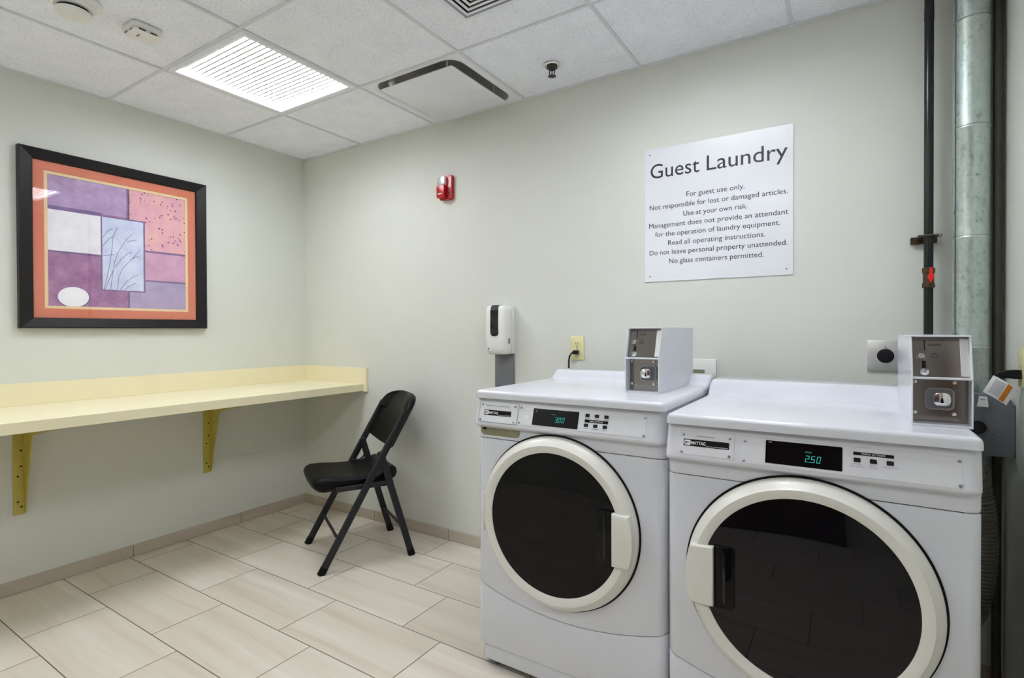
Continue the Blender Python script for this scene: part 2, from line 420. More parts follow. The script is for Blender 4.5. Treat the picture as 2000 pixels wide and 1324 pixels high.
# ------------------------------------------------------------------ room shell
RX, RY, TH = 3.636, -3.10, 0.10
struct(MB().box(-TH, RX + TH, RY - TH, TH, -0.08, 0, 'floor').build('floor'))
struct(MB().box(-TH, 0, RY - TH, TH, 0, H + 0.2, 'wall').build('wall_left'))
struct(MB().box(0, RX, 0, TH, 0, H + 0.2, 'wall').build('wall_back'))
struct(MB().box(RX, RX + TH, RY - TH, TH, 0, H + 0.2, 'wall').build('wall_right'))
struct(MB().box(0, RX, RY - TH, RY, 0, H + 0.2, 'wall').build('wall_front'))
GX = [0, 0.581, 1.1906, 1.8002, 2.4098, 3.0194, RX]
GY = [0, -0.565, -1.1746, -1.7842, -2.3938, -3.0034, RY]
LIGHTS = [(1, 1), (4, 1), (1, 4), (4, 4)]; DIFF = (2, 0); VENT = (3, 1)
cm = MB()
for i in range(6):
    for j in range(6):
        if (i, j) in LIGHTS or (i, j) in (DIFF, VENT): continue
        cm.box(GX[i] + 0.001, GX[i + 1] - 0.001, GY[j + 1] + 0.001, GY[j] - 0.001, H + 0.004, H + 0.02, 'ceiling')
vx, vy = (GX[VENT[0]] + GX[VENT[0] + 1]) / 2, (GY[VENT[1]] + GY[VENT[1] + 1]) / 2      # the tile cut out for the vent
for a, b_, c, d_ in ((-0.3038, 0.3038, 0.139, 0.3038), (-0.3038, 0.3038, -0.3038, -0.139), (-0.3038, -0.139, -0.139, 0.139), (0.139, 0.3038, -0.139, 0.139)):
    cm.box(vx + a, vx + b_, vy + c, vy + d_, H + 0.0025, H + 0.02, 'ceiling')
struct(cm.build('ceiling'))
gm = MB()
for x in GX[1:-1]: gm.box(x - 0.0065, x + 0.0065, RY, 0, H - 0.0025, H + 0.03, 'grid')
for y in GY[1:-1]: gm.box(0, RX, y - 0.0065, y + 0.0065, H - 0.0022, H + 0.03, 'grid')
gm.box(0, RX, -0.014, 0, H - 0.002, H + 0.02, 'grid').box(0, 0.014, RY, 0, H - 0.002, H + 0.02, 'grid').box(RX - 0.014, RX, RY, 0, H - 0.002, H + 0.02, 'grid')
struct(gm.build('trim_1'))
BH = 0.062
def baseboard(name, a0, a1, first, horizontal, face):
    mb = MB(); cuts = [a0]; x = first
    while x < a1 - 0.01:
        if x > a0 + 0.01: cuts.append(x)
        x += TILE_L
    cuts.append(a1)
    for p, q in zip(cuts, cuts[1:]):
        p += 0.0012; q -= 0.0012
        if horizontal: mb.box(p, q, face - 0.009, face, 0.001, BH, 'base', 0.001, 1)
        else: mb.box(min(face, face + 0.009 if face == 0 else face - 0.009), max(face, face + 0.009 if face == 0 else face - 0.009), p, q, 0.001, BH, 'base', 0.001, 1)
    if horizontal: mb.box(a0, a1, face - 0.0075, face, 0, BH - 0.002, 'grout')
    elif face == 0: mb.box(0, 0.0075, a0, a1, 0, BH - 0.002, 'grout')
    else: mb.box(face - 0.0075, face, a0, a1, 0, BH - 0.002, 'grout')
    return struct(mb.build(name))
dm_ = MB().box(2.30, 3.24, RY, RY + 0.045, 0.004, 2.13, 'added_door_wood', 0.003, 1); dm_.box(3.12, 3.17, RY + 0.04, RY + 0.10, 1.00, 1.03, 'screw')
struct(dm_.build('added_door_1'))  # unseen door, added to give steel and glass a dark reflection
dm_ = MB().box(RX - 0.04, RX, -3.06, -2.12, 0.004, 2.13, 'added_door_wood', 0.003, 1); dm_.box(RX - 0.09, RX - 0.04, -2.24, -2.20, 1.00, 1.03, 'screw')
struct(dm_.build('added_door_2'))  # second unseen door, added for dark reddish reflections in the coin plates
baseboard('baseboard_back', 0.01, RX - 0.01, 0.0905, True, 0.0)
baseboard('baseboard_left', RY, -0.001, -1.0785 - 6 * TILE_L, False, 0.0)
baseboard('baseboard_right', -2.11, -0.001, -1.0 - 6 * TILE_L, False, RX)

# ------------------------------------------------------------------ ceiling lights (origin: centre of the tile at ceiling height)
def make_light(label, group):
    t = thing('ceiling_light', label, 'ceiling light', (0, 0, H), 0, group)
    hf, hl = 0.296, 0.268
    f = MB()
    for sx in (-1, 1):
        f.box(min(sx * hf, sx * hl), max(sx * hf, sx * hl), -hf, hf, -0.004, 0.02, 'ceiling_metal', 0.002, 1)
        f.box(-hl, hl, min(sx * hf, sx * hl), max(sx * hf, sx * hl), -0.004, 0.02, 'ceiling_metal', 0.002, 1)
    f.build('frame', t)
    MB().box(-0.296, 0.296, -0.296, 0.296, 0.055, 0.07, 'ceiling_metal').build('housing', t)
    MB().box(-0.285, 0.285, -0.285, 0.285, 0.021, 0.025, 'lens').build('lens', t)
    lv = MB(); n = 21
    for k in range(1, n):
        y = -hl + 2 * hl * k / n
        lv.box(-hl, hl, y - 0.0046, y + 0.0046, 0.0190, 0.0212, 'louver')
    for k in range(1, 32):
        x = -hl + 2 * hl * k / 32
        lv.box(x - 0.0006, x + 0.0006, -hl, hl, 0.0195, 0.0212, 'louver')
    lv.build('louver', t)
    for sx in (-1, 1):
        MB().box(sx * 0.2 - 0.02, sx * 0.2 + 0.02, -0.290, -0.280, -0.0065, -0.003, 'ceiling_metal', 0.001, 1).build('latch', t)
    return t
def cell_c(i, j): return ((GX[i] + GX[i + 1]) / 2, (GY[j] + GY[j + 1]) / 2, H)
L1 = make_light('glowing square louvred ceiling light nearest the yellow counter', 'square ceiling lights'); L1.location = cell_c(1, 1)
dup(L1, cell_c(4, 1), 'square ceiling light over the washer, seen only as a reflection in the picture glass')
dup(L1, cell_c(1, 4), 'added unseen square fill light behind the camera on the counter side')  # fill light added out of view
dup(L1, cell_c(4, 4), 'added unseen square fill light behind the camera on the machine side')  # second added fill light, also out of view

# ------------------------------------------------------------------ plaque air diffuser and square vent
dx, dy, _ = cell_c(*DIFF)
t = thing('air_diffuser', 'white air diffuser with a flat hanging plate in the ceiling against the back wall', 'air diffuser', (dx, dy, H))
def sq_ring(h, r, z, n=6, hy=None):
    hy = h if hy is None else hy
    return [(x, y, z) for x, y in rrect(-h, h, -hy, hy, r, n)]
hs = [sq_ring(0.297, 0.004, 0.0, hy=0.274), sq_ring(0.270, 0.06, 0.0005, hy=0.262), sq_ring(0.262, 0.07, 0.002, hy=0.257), sq_ring(0.255, 0.075, 0.008, hy=0.251), sq_ring(0.249, 0.08, 0.030, hy=0.246), sq_ring(0.244, 0.08, 0.075, hy=0.241), sq_ring(0.22, 0.08, 0.10), sq_ring(0.13, 0.06, 0.115)]
for r in hs: r.append(r[0])
MB().grid(hs[:4], 'ceiling_metal').build('housing', t, 50)
hm = MB().grid(hs[3:], 'recess_shade'); hm.poly([p for p in hs[-1][:-1]], 'recess_shade')
hm.build('recess', t, 50)
MB().prism(rrect(-0.222, 0.222, -0.222, 0.222, 0.008), 'z', -0.012, -0.008, 'ceiling_metal', 0.0015, 2).build('face_plate', t)
MB().cyl((-0.15, -0.225, 0.008), (-0.15, -0.207, 0.004), 0.017, 'ceiling_metal', 20, bev=0.003).build('spring_clip', t)
for sx, sy in ((-1, -1), (1, -1), (1, 1), (-1, 1)):
    MB().cyl((sx * 0.17, sy * 0.19, -0.008), (sx * 0.17, sy * 0.19, 0.074), 0.004, 'ceiling_metal', 8).build('hanger', t)
vx, vy, _ = cell_c(*VENT)
t = thing('ceiling_vent', 'square white ceiling vent with nested louvres at the top edge of the view', 'vent', (vx, vy, H))
def sq_loop(h0, z0, h1, z1, mb, m):
    for k in range(4):
        a = Matrix.Rotation(k * PI / 2, 4, 'Z')
        mb.grid([[(-h0, h0, z0), (h0, h0, z0)], [(-h1, h1, z1), (h1, h1, z1)]], m, mx=a, thick=(0, 0, 0.0012))
vm = MB(); sq_loop(0.141, -0.004, 0.122, -0.006, vm, 'ceiling_metal'); sq_loop(0.141, -0.004, 0.142, 0.002, vm, 'ceiling_metal'); sq_loop(0.122, -0.006, 0.121, 0.014, vm, 'ceiling_metal'); vm.build('frame', t)
for h in (0.110, 0.088, 0.066, 0.044):
    lm = MB(); sq_loop(h, -0.006, h - 0.0115, -0.006, lm, 'ceiling_metal'); sq_loop(h - 0.001, -0.005, h - 0.002, 0.004, lm, 'ceiling_metal'); lm.build('louver_ring', t)
MB().box(-0.022, 0.022, -0.022, 0.022, -0.006, -0.004, 'ceiling_metal').build('center_plate', t)
MB().box(-0.139, 0.139, -0.139, 0.139, 0.016, 0.018, 'void').build('duct_opening', t)

# ------------------------------------------------------------------ sprinkler, smoke detector, square detector
t = thing('sprinkler_head', 'small dark metal fire sprinkler head hanging from a ceiling tile', 'sprinkler', (2.084, -0.244, H))
MB().lathe([(0, 0.0), (0.036, 0.0), (0.038, -0.003), (0.034, -0.007), (0.02, -0.009), (0, -0.009)], (0, 0, 0), (0, 0, 1), 'chrome', 32).build('escutcheon', t)
b = MB().cyl((0, 0, -0.005), (0, 0, -0.022), 0.014, 'dark_iron', 16)
b.lathe([(0.024, -0.010), (0.025, -0.014), (0.016, -0.018)], (0, 0, 0), (0, 0, 1), 'dark_iron', 24)
b.build('body', t)
fr = MB()
for s_ in (-1, 1): fr.tube([(s_ * 0.011, 0, -0.02), (s_ * 0.0135, 0, -0.03), (s_ * 0.011, 0, -0.042), (s_ * 0.003, 0, -0.05)], 0.0026, 'dark_iron', 8)
fr.build('frame', t)
MB().cyl((0, 0, -0.02), (0, 0, -0.047), 0.0026, 'dark_iron', 8).build('bulb', t)
d = MB().cyl((0, 0, -0.049), (0, 0, -0.0515), 0.013, 'dark_iron', 24)
for k in range(10):
    a = 2 * PI * k / 10; d.box(0.011, 0.0185, -0.0028, 0.0028, -0.0515, -0.0497, 'dark_iron', mx=Matrix.Rotation(a, 4, 'Z'))
d.build('deflector', t)

t = thing('smoke_detector', 'round white smoke detector on the ceiling at the top left', 'smoke detector', (0.856, -1.60, H))
MB().lathe([(0, 0), (0.084, 0), (0.085, -0.004), (0.080, -0.010), (0.066, -0.014), (0, -0.014)], (0, 0, 0), (0, 0, 1), 'white_plastic', 48).build('base', t)
MB().lathe([(0.064, -0.012), (0.063, -0.022), (0.058, -0.028), (0.046, -0.030)], (0, 0, 0), (0, 0, 1), 'white_plastic', 48).build('collar', t)
MB().lathe([(0.047, -0.028), (0.047, -0.046)], (0, 0, 0), (0, 0, 1), 'black_plastic', 48).build('smoke_slot', t)
MB().lathe([(0, -0.040), (0.054, -0.040), (0.055, -0.045), (0.048, -0.053), (0.030, -0.057), (0, -0.058)], (0, 0, 0), (0, 0, 1), 'white_plastic', 48).build('cap', t)

t = thing('ceiling_detector', 'small square white detector with rounded corners on the ceiling beside the light', 'detector', (0.862, -1.377, H), math.radians(0))
MB().prism(rrect(-0.055, 0.055, -0.055, 0.055, 0.016), 'z', -0.018, 0, 'white_plastic', 0.004, 2).build('base', t)
MB().prism(rrect(-0.049, 0.049, -0.049, 0.049, 0.015), 'z', -0.030, -0.019, 'white_plastic', 0.005, 3).build('cover', t)
for k in range(2):
    MB().box(0.0475, 0.0497, -0.034 + k * 0.04, -0.010 + k * 0.04, -0.027, -0.022, 'black_plastic').build('vent_slot', t)
    MB().box(-0.034 + k * 0.04, -0.01 + k * 0.04, -0.0497, -0.0475, -0.027, -0.022, 'grey_tray').build('vent_slot', t)
MB().box(-0.012, 0.014, -0.02, -0.014, -0.0306, -0.0298, 'grey_tray').build('indicator', t)

# ------------------------------------------------------------------ framed picture (local: x = out of wall, y along the wall)
t = thing('framed_picture', 'abstract purple and pink print in a black frame with orange mat', 'picture', (0, -1.1145, 1.635))
FO, FI, FZ, FZI = 0.4225, 0.3675, 0.42, 0.3705
fm = MB()
def frame_side(a0, a1, b0, b1):   # a: outer pair, b: inner pair, each (y,z)
    prof = lambda p, q: [(0.001, *p), (0.030, *p), (0.034, p[0] + (q[0] - p[0]) * .12, p[1] + (q[1] - p[1]) * .12), (0.022, p[0] + (q[0] - p[0]) * .93, p[1] + (q[1] - p[1]) * .93), (0.016, *q), (0.001, *q)]
    fm.grid([prof(a0, b0), prof(a1, b1)], 'frame_black')
O = [(-FO, -FZ), (FO, -FZ), (FO, FZ), (-FO, FZ)]; I = [(-FI, -FZI), (FI, -FZI), (FI, FZI), (-FI, FZI)]
for k in range(4): frame_side(O[k], O[(k + 1) % 4], I[k], I[(k + 1) % 4])
fm.box(0.001, 0.004, -FO + 0.01, FO - 0.01, -FZ + 0.01, FZ - 0.01, 'frame_black')
fm.build('frame', t, 20)
def ring_board(mb, oy, oz, iy, iz, x0, x1, m):
    mb.box(x0, x1, -oy, oy, iz[1], oz, m); mb.box(x0, x1, -oy, oy, -oz, iz[0], m)
    mb.box(x0, x1, -oy, iy[0], iz[0], iz[1], m); mb.box(x0, x1, iy[1], oy, iz[0], iz[1], m)
ring = MB(); ring_board(ring, FI, FZI, (-0.325, 0.327), (-0.326, 0.328), 0.0075, 0.010, 'mat_orange'); ring.build('orange_mat', t)
ring = MB(); ring_board(ring, 0.333, 0.334, (-0.311, 0.313), (-0.313, 0.314), 0.006, 0.0075, 'mat_cream'); ring.build('cream_mat', t)
art = MB()
A0y, A1y, A0z, A1z = -0.313, 0.315, -0.315, 0.316
def ar(u0, u1, v0, v1, m, lift, skew=0.0):     # u left to right, v bottom to top, 0..1; each block a coat of paint
    y0, y1 = A0y + u0 * (A1y - A0y), A0y + u1 * (A1y - A0y); z0, z1 = A0z + v0 * (A1z - A0z), A0z + v1 * (A1z - A0z)
    art.prism([(y0, z0), (y1, z0 + skew), (y1, z1 + skew), (y0, z1)], 'x', 0.0042, 0.0042 + lift, m)
ar(0, 1, 0, 1, 'a_plum', 0.0002)
ar(0, 0.545, 0.755, 1, 'a_purple', 0.0004)
ar(0, 0.36, 0.725, 0.765, 'a_edge', 0.0005)
ar(0.53, 0.55, 0.70, 1, 'a_edge', 0.0005)
ar(0, 0.36, 0.425, 0.735, 'a_white', 0.0006)
ar(0, 0.36, 0.41, 0.425, 'a_edge', 0.0005)
ar(0.545, 1, 0.50, 1, 'a_pink', 0.0005)
ar(0.66, 1, 0.485, 0.502, 'a_edge', 0.0006)
ar(0.545, 1, 0.245, 0.49, 'a_rose', 0.0005)
ar(0.66, 1, 0.235, 0.248, 'a_edge', 0.0006)
ar(0.545, 1, 0, 0.24, 'a_grey', 0.0005)
ar(0.535, 0.55, 0, 0.15, 'a_edge', 0.0006)
ar(0.345, 0.668, 0.138, 0.745, 'a_edge', 0.0007)
ar(0.355, 0.655, 0.148, 0.735, 'a_blue', 0.0009)
yc, zc = A0y + 0.165 * 0.628, A0z + 0.075 * 0.631
art.prism([(yc + 0.066 * math.cos(2 * PI * k / 32), zc + 0.052 * math.sin(2 * PI * k / 32)) for k in range(32)], 'x', 0.0042, 0.0050, 'a_edge')
art.prism([(yc - 0.002 + 0.063 * math.cos(2 * PI * k / 32), zc + 0.001 + 0.049 * math.sin(2 * PI * k / 32)) for k in range(32)], 'x', 0.0042, 0.0052, 'a_circle')
def twig(pts, r=0.0012):
    art.tube([(0.0051, A0y + u * (A1y - A0y), A0z + v_ * (A1z - A0z)) for u, v_ in pts], r, 'a_line', 6, squash=(1, 1))
for tw in ([(0.365, 0.15), (0.40, 0.32), (0.42, 0.46), (0.43, 0.58), (0.46, 0.66)], [(0.41, 0.15), (0.425, 0.27), (0.44, 0.38), (0.47, 0.47), (0.53, 0.58), (0.57, 0.625)],
           [(0.46, 0.15), (0.47, 0.26), (0.50, 0.335), (0.58, 0.43), (0.635, 0.51)], [(0.48, 0.15), (0.52, 0.22), (0.58, 0.27), (0.61, 0.285)], [(0.51, 0.15), (0.55, 0.19), (0.60, 0.215)],
           [(0.36, 0.50), (0.40, 0.56), (0.44, 0.595)], [(0.36, 0.57), (0.39, 0.62), (0.425, 0.65)], [(0.36, 0.42), (0.40, 0.43), (0.44, 0.44)],
           [(0.44, 0.33), (0.49, 0.41), (0.54, 0.46), (0.57, 0.475)], [(0.53, 0.555), (0.57, 0.57), (0.60, 0.58)], [(0.56, 0.41), (0.60, 0.44), (0.63, 0.44)], [(0.37, 0.15), (0.39, 0.2), (0.43, 0.31)]):
    twig(tw)
rnd = random.Random(3)
for k in range(26):
    u, v_ = rnd.uniform(0.37, 0.64), rnd.uniform(0.17, 0.68); art.cyl((0.005, A0y + u * 0.628, A0z + v_ * 0.631), (0.0054, A0y + u * 0.628, A0z + v_ * 0.631), 0.003, 'a_circle', 8)
art.build('print', t)
MB().box(0.0115, 0.0135, -FI - 0.003, FI + 0.003, -FZI - 0.003, FZI + 0.003, 'glass').build('glass', t)

# ------------------------------------------------------------------ counter and brackets
t = thing('wall_counter', 'pale yellow laminate counter along the left wall with raised backsplash', 'counter', (0, 0, 0))
MB().box(0.001, 0.5895, -2.35, -0.02, 0.845, 0.860, 'laminate', 0.0012, 1).build('worktop', t)
MB().box(0.590, 0.606, -2.35, -0.02, 0.816, 0.860, 'laminate', 0.001, 1).build('front_edge', t)
MB().box(0.001, 0.019, -2.35, -0.0195, 0.8602, 0.9615, 'laminate', 0.0012, 1).build('backsplash', t)
MB().box(0.001, 0.632, -0.019, -0.001, 0.810, 0.9615, 'laminate', 0.0012, 1).build('end_splash', t)
MB().box(0.02, 0.587, -2.34, -0.02, 0.829, 0.845, 'laminate').build('underside_panel', t)
def make_bracket(label):
    t = thing('shelf_bracket', label, 'bracket', (0, 0, 0.829), 0, 'counter brackets')
    p = MB().box(0.001, 0.005, -0.0225, 0.0225, -0.470, -0.001, 'bracket', 0.001, 1); p.build('wall_plate', t)
    MB().box(0.005, 0.46, -0.0225, 0.0225, -0.0045, -0.001, 'bracket', 0.001, 1).build('top_flange', t)
    web = [(0.004, -0.004), (0.46, -0.004), (0.46, -0.020), (0.36, -0.050), (0.20, -0.080), (0.125, -0.096), (0.103, -0.110), (0.092, -0.14), (0.012, -0.462), (0.004, -0.462)]
    MB().prism(web, 'y', 0.0165, 0.0215, 'bracket').build('web', t)
    for z, y in ((-0.035, -0.006), (-0.117, 0.006), (-0.190, 0.006), (-0.235, -0.006), (-0.352, -0.006), (-0.376, 0.006)):
        MB().cyl((0.0045, y, z - 0.06), (0.0062, y, z - 0.06), 0.0042, 'rubber', 10).build('screw', t)
    return t
B1 = make_bracket('yellow steel bracket under the counter, nearer the left edge of the view'); B1.location = (0, -1.537, 0.829)
dup(B1, (0, -0.684, 0.829), 'yellow steel bracket under the counter, nearer the folding chair')

# ------------------------------------------------------------------ folding chair (local: x = side, y = backwards)
t = thing('folding_chair', 'black plastic folding chair under the end of the yellow counter', 'chair', (0.9595, -0.3665, 0), math.radians(-29.0))
HW = 0.222
def front_pt(z):      # straight front-leg/back line: returns y at height z
    return -0.245 + 0.463 * z / 0.827
def rear_pt(z): return 0.225 - 0.155 * z / 0.53
def flat_tube(mb, a, b_, wd, dp, m):       # rectangular-oval tube between two points, wide in the y-z plane
    a, b_ = Vector(a), Vector(b_); d = (b_ - a); L = d.length; q = d.normalized(); xx = Vector((1, 0, 0)); yy = q.cross(xx).normalized(); xx = yy.cross(q)
    T = Matrix(((xx.x, yy.x, q.x, a.x), (xx.y, yy.y, q.y, a.y), (xx.z, yy.z, q.z, a.z), (0, 0, 0, 1)))
    mb.prism(rrect(-dp / 2, dp / 2, -wd / 2, wd / 2, dp * 0.42, 4), 'z', 0, L, m, mx=T)
for s_ in (-1, 1):
    x = s_ * HW
    mb = MB(); flat_tube(mb, (x, front_pt(0.012), 0.012), (x, front_pt(0.78), 0.78), 0.036, 0.020, 'chair_metal'); o = mb.build('front_leg', t)
    mb = MB(); flat_tube(mb, (x, front_pt(0.0), 0.0005), (x, front_pt(0.035), 0.035), 0.038, 0.0225, 'rubber'); mb.build('foot_cap', o)
    xi = s_ * (HW - 0.0215)
    mb = MB(); flat_tube(mb, (xi, rear_pt(0.012), 0.012), (xi, rear_pt(0.57), 0.57), 0.036, 0.019, 'chair_metal'); o = mb.build('rear_leg', t)
    mb = MB(); flat_tube(mb, (xi, rear_pt(0.0), 0.0005), (xi, rear_pt(0.035), 0.035), 0.038, 0.0225, 'rubber'); mb.build('foot_cap', o)
    mb = MB(); flat_tube(mb, (s_ * (HW - 0.021), -0.165, 0.402), (s_ * (HW - 0.021), 0.125, 0.402), 0.026, 0.010, 'chair_metal'); mb.build('seat_rail', t)
    MB().tube([(s_ * (HW - 0.022), front_pt(0.455) - 0.01, 0.452), (s_ * (HW - 0.022), front_pt(0.455) + 0.03, 0.447), (s_ * (HW - 0.022), rear_pt(0.48) - 0.02, 0.462), (s_ * (HW - 0.022), rear_pt(0.50), 0.50)], 0.0055, 'chair_metal', 8).build('fold_link', t)
    for (yy, zz) in ((front_pt(0.405), 0.405), (front_pt(0.53), 0.53)): MB().cyl((s_ * (HW + 0.008), yy, zz), (s_ * (HW + 0.012), yy, zz), 0.006, 'chair_metal', 12).build('rivet', t)
MB().tube([(-HW, front_pt(0.155), 0.155), (HW, front_pt(0.155), 0.155)], 0.0075, 'chair_metal', 10).build('front_crossbar', t)
MB().tube([(-HW + 0.02, rear_pt(0.15), 0.15), (HW - 0.02, rear_pt(0.15), 0.15)], 0.0075, 'chair_metal', 10).build('rear_crossbar', t)
# seat: dished moulded plastic with a rolled front and a raised rear
side = [(-0.225, 0.388), (-0.252, 0.394), (-0.272, 0.410), (-0.279, 0.434), (-0.270, 0.454), (-0.246, 0.463), (-0.18, 0.462), (-0.10, 0.455), (0.0, 0.451), (0.05, 0.457), (0.09, 0.472), (0.120, 0.482), (0.143, 0.480), (0.158, 0.466), (0.162, 0.440), (0.150, 0.418), (0.12, 0.404), (-0.10, 0.396), (-0.18, 0.390)]
def taper(y): return 0.197 - 0.028 * max(0.0, (y - 0.02) / 0.14) ** 2 - 0.012 * max(0.0, (-0.22 - y) / 0.08) ** 2
sm = MB(); NS = 20; rows = []
for (y, z) in side + side[:1]:
    r = []
    for k in range(NS + 1):
        u = math.sin(PI / 2 * (-1 + 2 * k / NS)); au = abs(u); e = max(0.0, (au - 0.86) / 0.14)
        mid_z = 0.432; dish = 0.006 * (1 - au * au) if z > 0.44 else 0.0
        yy = y + (0.030 * e ** 2 + 0.014 * au ** 4) * max(0.0, min(1.0, (-0.14 - y) / 0.12)) - 0.03 * e ** 2 * max(0.0, min(1.0, (y - 0.06) / 0.09))
        r.append((u * taper(y), yy, mid_z + (z - dish - mid_z) * (0.30 + 0.70 * math.sqrt(max(0.0, 1 - e * e)))))
    rows.append(r)
sm.grid(rows, 'chair_plastic')
for k in (0, NS): sm.poly([r[k] for r in rows[:-1]], 'chair_plastic')
sm.build('seat', t, 50)
# backrest: bowed moulded panel, thin between the tubes, wrapping over their upper ends
rows = []
HB = 0.236
zs = [0.598, 0.602, 0.612, 0.64, 0.69, 0.735, 0.752, 0.757, 0.775, 0.80, 0.822, 0.838, 0.848, 0.853]
def half(z): return HB * (1 - ((z - 0.775) / 0.079) ** 2.5) ** (1 / 2.5) if z > 0.775 else HB
fr_, bk_ = [], []
for z in zs:
    rf, rb = [], []
    hw = half(z)
    for k in range(29):
        u = -1 + 2 * k / 28; au = abs(u)
        zz = z + (0.010 - 0.020 * (1 - au * au) - 0.030 * max(0.0, (au - 0.86) / 0.14) ** 1.5) * max(0, (0.69 - z) / 0.092)
        bow = 0.026 * (1 - (u * hw / HB) ** 2)
        yc = front_pt(zz) + bow
        capf = 0.0 if zz < 0.753 else min(1.0, (zz - 0.753) / 0.004)
        edge = max(0.0, (au - 0.90) / 0.10)
        rnd_ = math.sqrt(max(0.02, 1 - edge * edge))
        top_r = math.sqrt(max(0.04, 1 - max(0.0, (z - 0.825) / 0.0285) ** 2))
        tf = (0.002 + 0.020 * capf * min(1.0, max(0.0, (au - 0.55) / 0.3))) * top_r; tb_ = 0.018 + 0.018 * au ** 4
        rf.append((u * hw, yc - tf * rnd_ + (1 - rnd_) * 0.006, zz)); rb.append((u * hw, yc + tb_ * rnd_ * top_r, zz))
    fr_.append(rf); bk_.append(rb)
bk = MB()
for i in range(1): pass
loop = []
b_rows = fr_ + bk_[::-1] + [fr_[0]]
bk.grid(b_rows, 'chair_plastic')
for k in (0, 28): bk.poly([r[k] for r in fr_] + [r[k] for r in bk_[::-1]], 'chair_plastic')
bk.build('backrest', t, 50)

# ------------------------------------------------------------------ things on the back wall
t = thing('fire_alarm', 'red fire alarm horn with clear strobe on the back wall', 'fire alarm', (1.287, 0, 2.005))
MB().prism(rrect(-0.044, 0.044, -0.069, 0.069, 0.010), 'y', -0.026, -0.0005, 'red_plastic', 0.006, 3).build('housing', t)
MB().prism(rrect(-0.044, 0.010, -0.060, 0.012, 0.006), 'y', -0.050, -0.024, 'red_plastic', 0.005, 3).build('front_cover', t)
MB().prism(rrect(-0.041, 0.010, 0.012, 0.058, 0.004), 'y', -0.030, -0.024, 'chrome', 0.003, 2).build('reflector', t)
MB().prism(rrect(-0.042, 0.011, 0.0125, 0.060, 0.006), 'y', -0.047, -0.0305, 'clear', 0.006, 3).build('strobe_lens', t)
MB().box(-0.034, -0.006, -0.0506, -0.0498, -0.040, -0.034, 'white_ink').build('nameplate', t)
g = MB()
for k in range(4): g.box(0.018, 0.036, -0.0268, -0.0255, -0.045 + k * 0.012, -0.041 + k * 0.012, 'rubber')
g.build('horn_slots', t)

t = thing('sign', 'white Guest Laundry rules sign screwed to the back wall', 'sign', (2.7265, 0, 1.709))
MB().box(-0.2985, 0.2985, -0.0045, -0.0005, -0.297, 0.297, 'sign', 0.0008, 1).build('panel', t)
def sg(body, x0, x1, z, h, nm='text_line', **kw):
    text(nm, body, t, 'ink', (x0 - 2.7265, -0.0047, z - 1.709), (1, 0, 0), (0, 0, 1), x1 - x0, h, **kw)
sg('Guest', 2.456, 2.668, 1.874, 0.064, 'title_text', bold=0.002); sg('Laundry', 2.698, 3.005, 1.874, 0.064, 'title_text', bold=0.002)
for body, x0, x1, z in (('For guest use only.', 2.614, 2.847, 1.775), ('Not responsible for lost or damaged articles.', 2.452, 3.005, 1.734), ('Use at your own risk.', 2.600, 2.857, 1.693),
                        ('Management does not provide an attendant', 2.449, 3.007, 1.652), ('for the operation of laundry equipment.', 2.477, 2.978, 1.612), ('Read all operating instructions.', 2.534, 2.924, 1.571),
                        ('Do not leave personal property unattended.', 2.451, 3.004, 1.531), ('No glass containers permitted.', 2.538, 2.918, 1.490)):
    sg(body, x0, x1, z, 0.0215)
for sx in (-1, 1):
    for sz in (-1, 1):
        MB().cyl((sx * 0.274, -0.0045, sz * 0.273), (sx * 0.274, -0.0062, sz * 0.273), 0.0035, 'screw', 12).build('screw', t)

t = thing('sanitizer_dispenser', 'white hand sanitizer dispenser with black window and grey plate on back wall', 'dispenser', (1.672, 0, 0))
b_ = MB()
b_.grid([[(x, y, z) for x, y in rrect(-hx, hx, -dp, -0.022, 0.022, 5)] + [rrect(-hx, hx, -dp, -0.022, 0.022, 5)[0] + (z,)] for hx, dp, z in
         ((0.03, 0.07, 1.072), (0.053, 0.086, 1.073), (0.059, 0.093, 1.079), (0.061, 0.098, 1.10), (0.063, 0.104, 1.16), (0.0635, 0.106, 1.24), (0.0635, 0.104, 1.295), (0.061, 0.099, 1.316), (0.054, 0.090, 1.325), (0.03, 0.07, 1.327))], 'white_plastic')
b_.poly([(x, y, 1.072) for x, y in rrect(-0.03, 0.03, -0.07, -0.022, 0.022, 5)][::-1], 'white_plastic'); b_.poly([(x, y, 1.327) for x, y in rrect(-0.03, 0.03, -0.07, -0.022, 0.022, 5)], 'white_plastic')
b_.build('cover', t, 60)
MB().box(-0.060, 0.060, -0.023, -0.0005, 1.075, 1.322, 'white_plastic', 0.004, 2).build('back_case', t)
MB().prism(rrect(-0.024, 0.024, 1.168, 1.302, 0.016, 6, (0, 0, 1, 1)), 'y', -0.108, -0.100, 'gloss_black', 0.0015, 2).build('window', t)
MB().grid([[(x, -0.1075, 1.305) for x in (-0.022, 0.022)], [(x, -0.1045, 1.316) for x in (-0.022, 0.022)], [(x, -0.094, 1.327) for x in (-0.022, 0.022)], [(x, -0.06, 1.3295) for x in (-0.022, 0.022)]], 'black_plastic', thick=(0, 0.002, -0.001)).build('top_button', t)
MB().box(-0.058, 0.058, -0.016, -0.0005, 0.885, 1.073, 'grey_tray', 0.003, 2).build('splash_plate', t)
MB().box(0.0615, 0.0645, -0.07, -0.055, 1.128, 1.155, 'grey_tray', 0.001, 1).build('lock', t)
MB().box(-0.045, -0.040, -0.1005, -0.098, 1.100, 1.106, 'black_plastic').build('indicator', t)

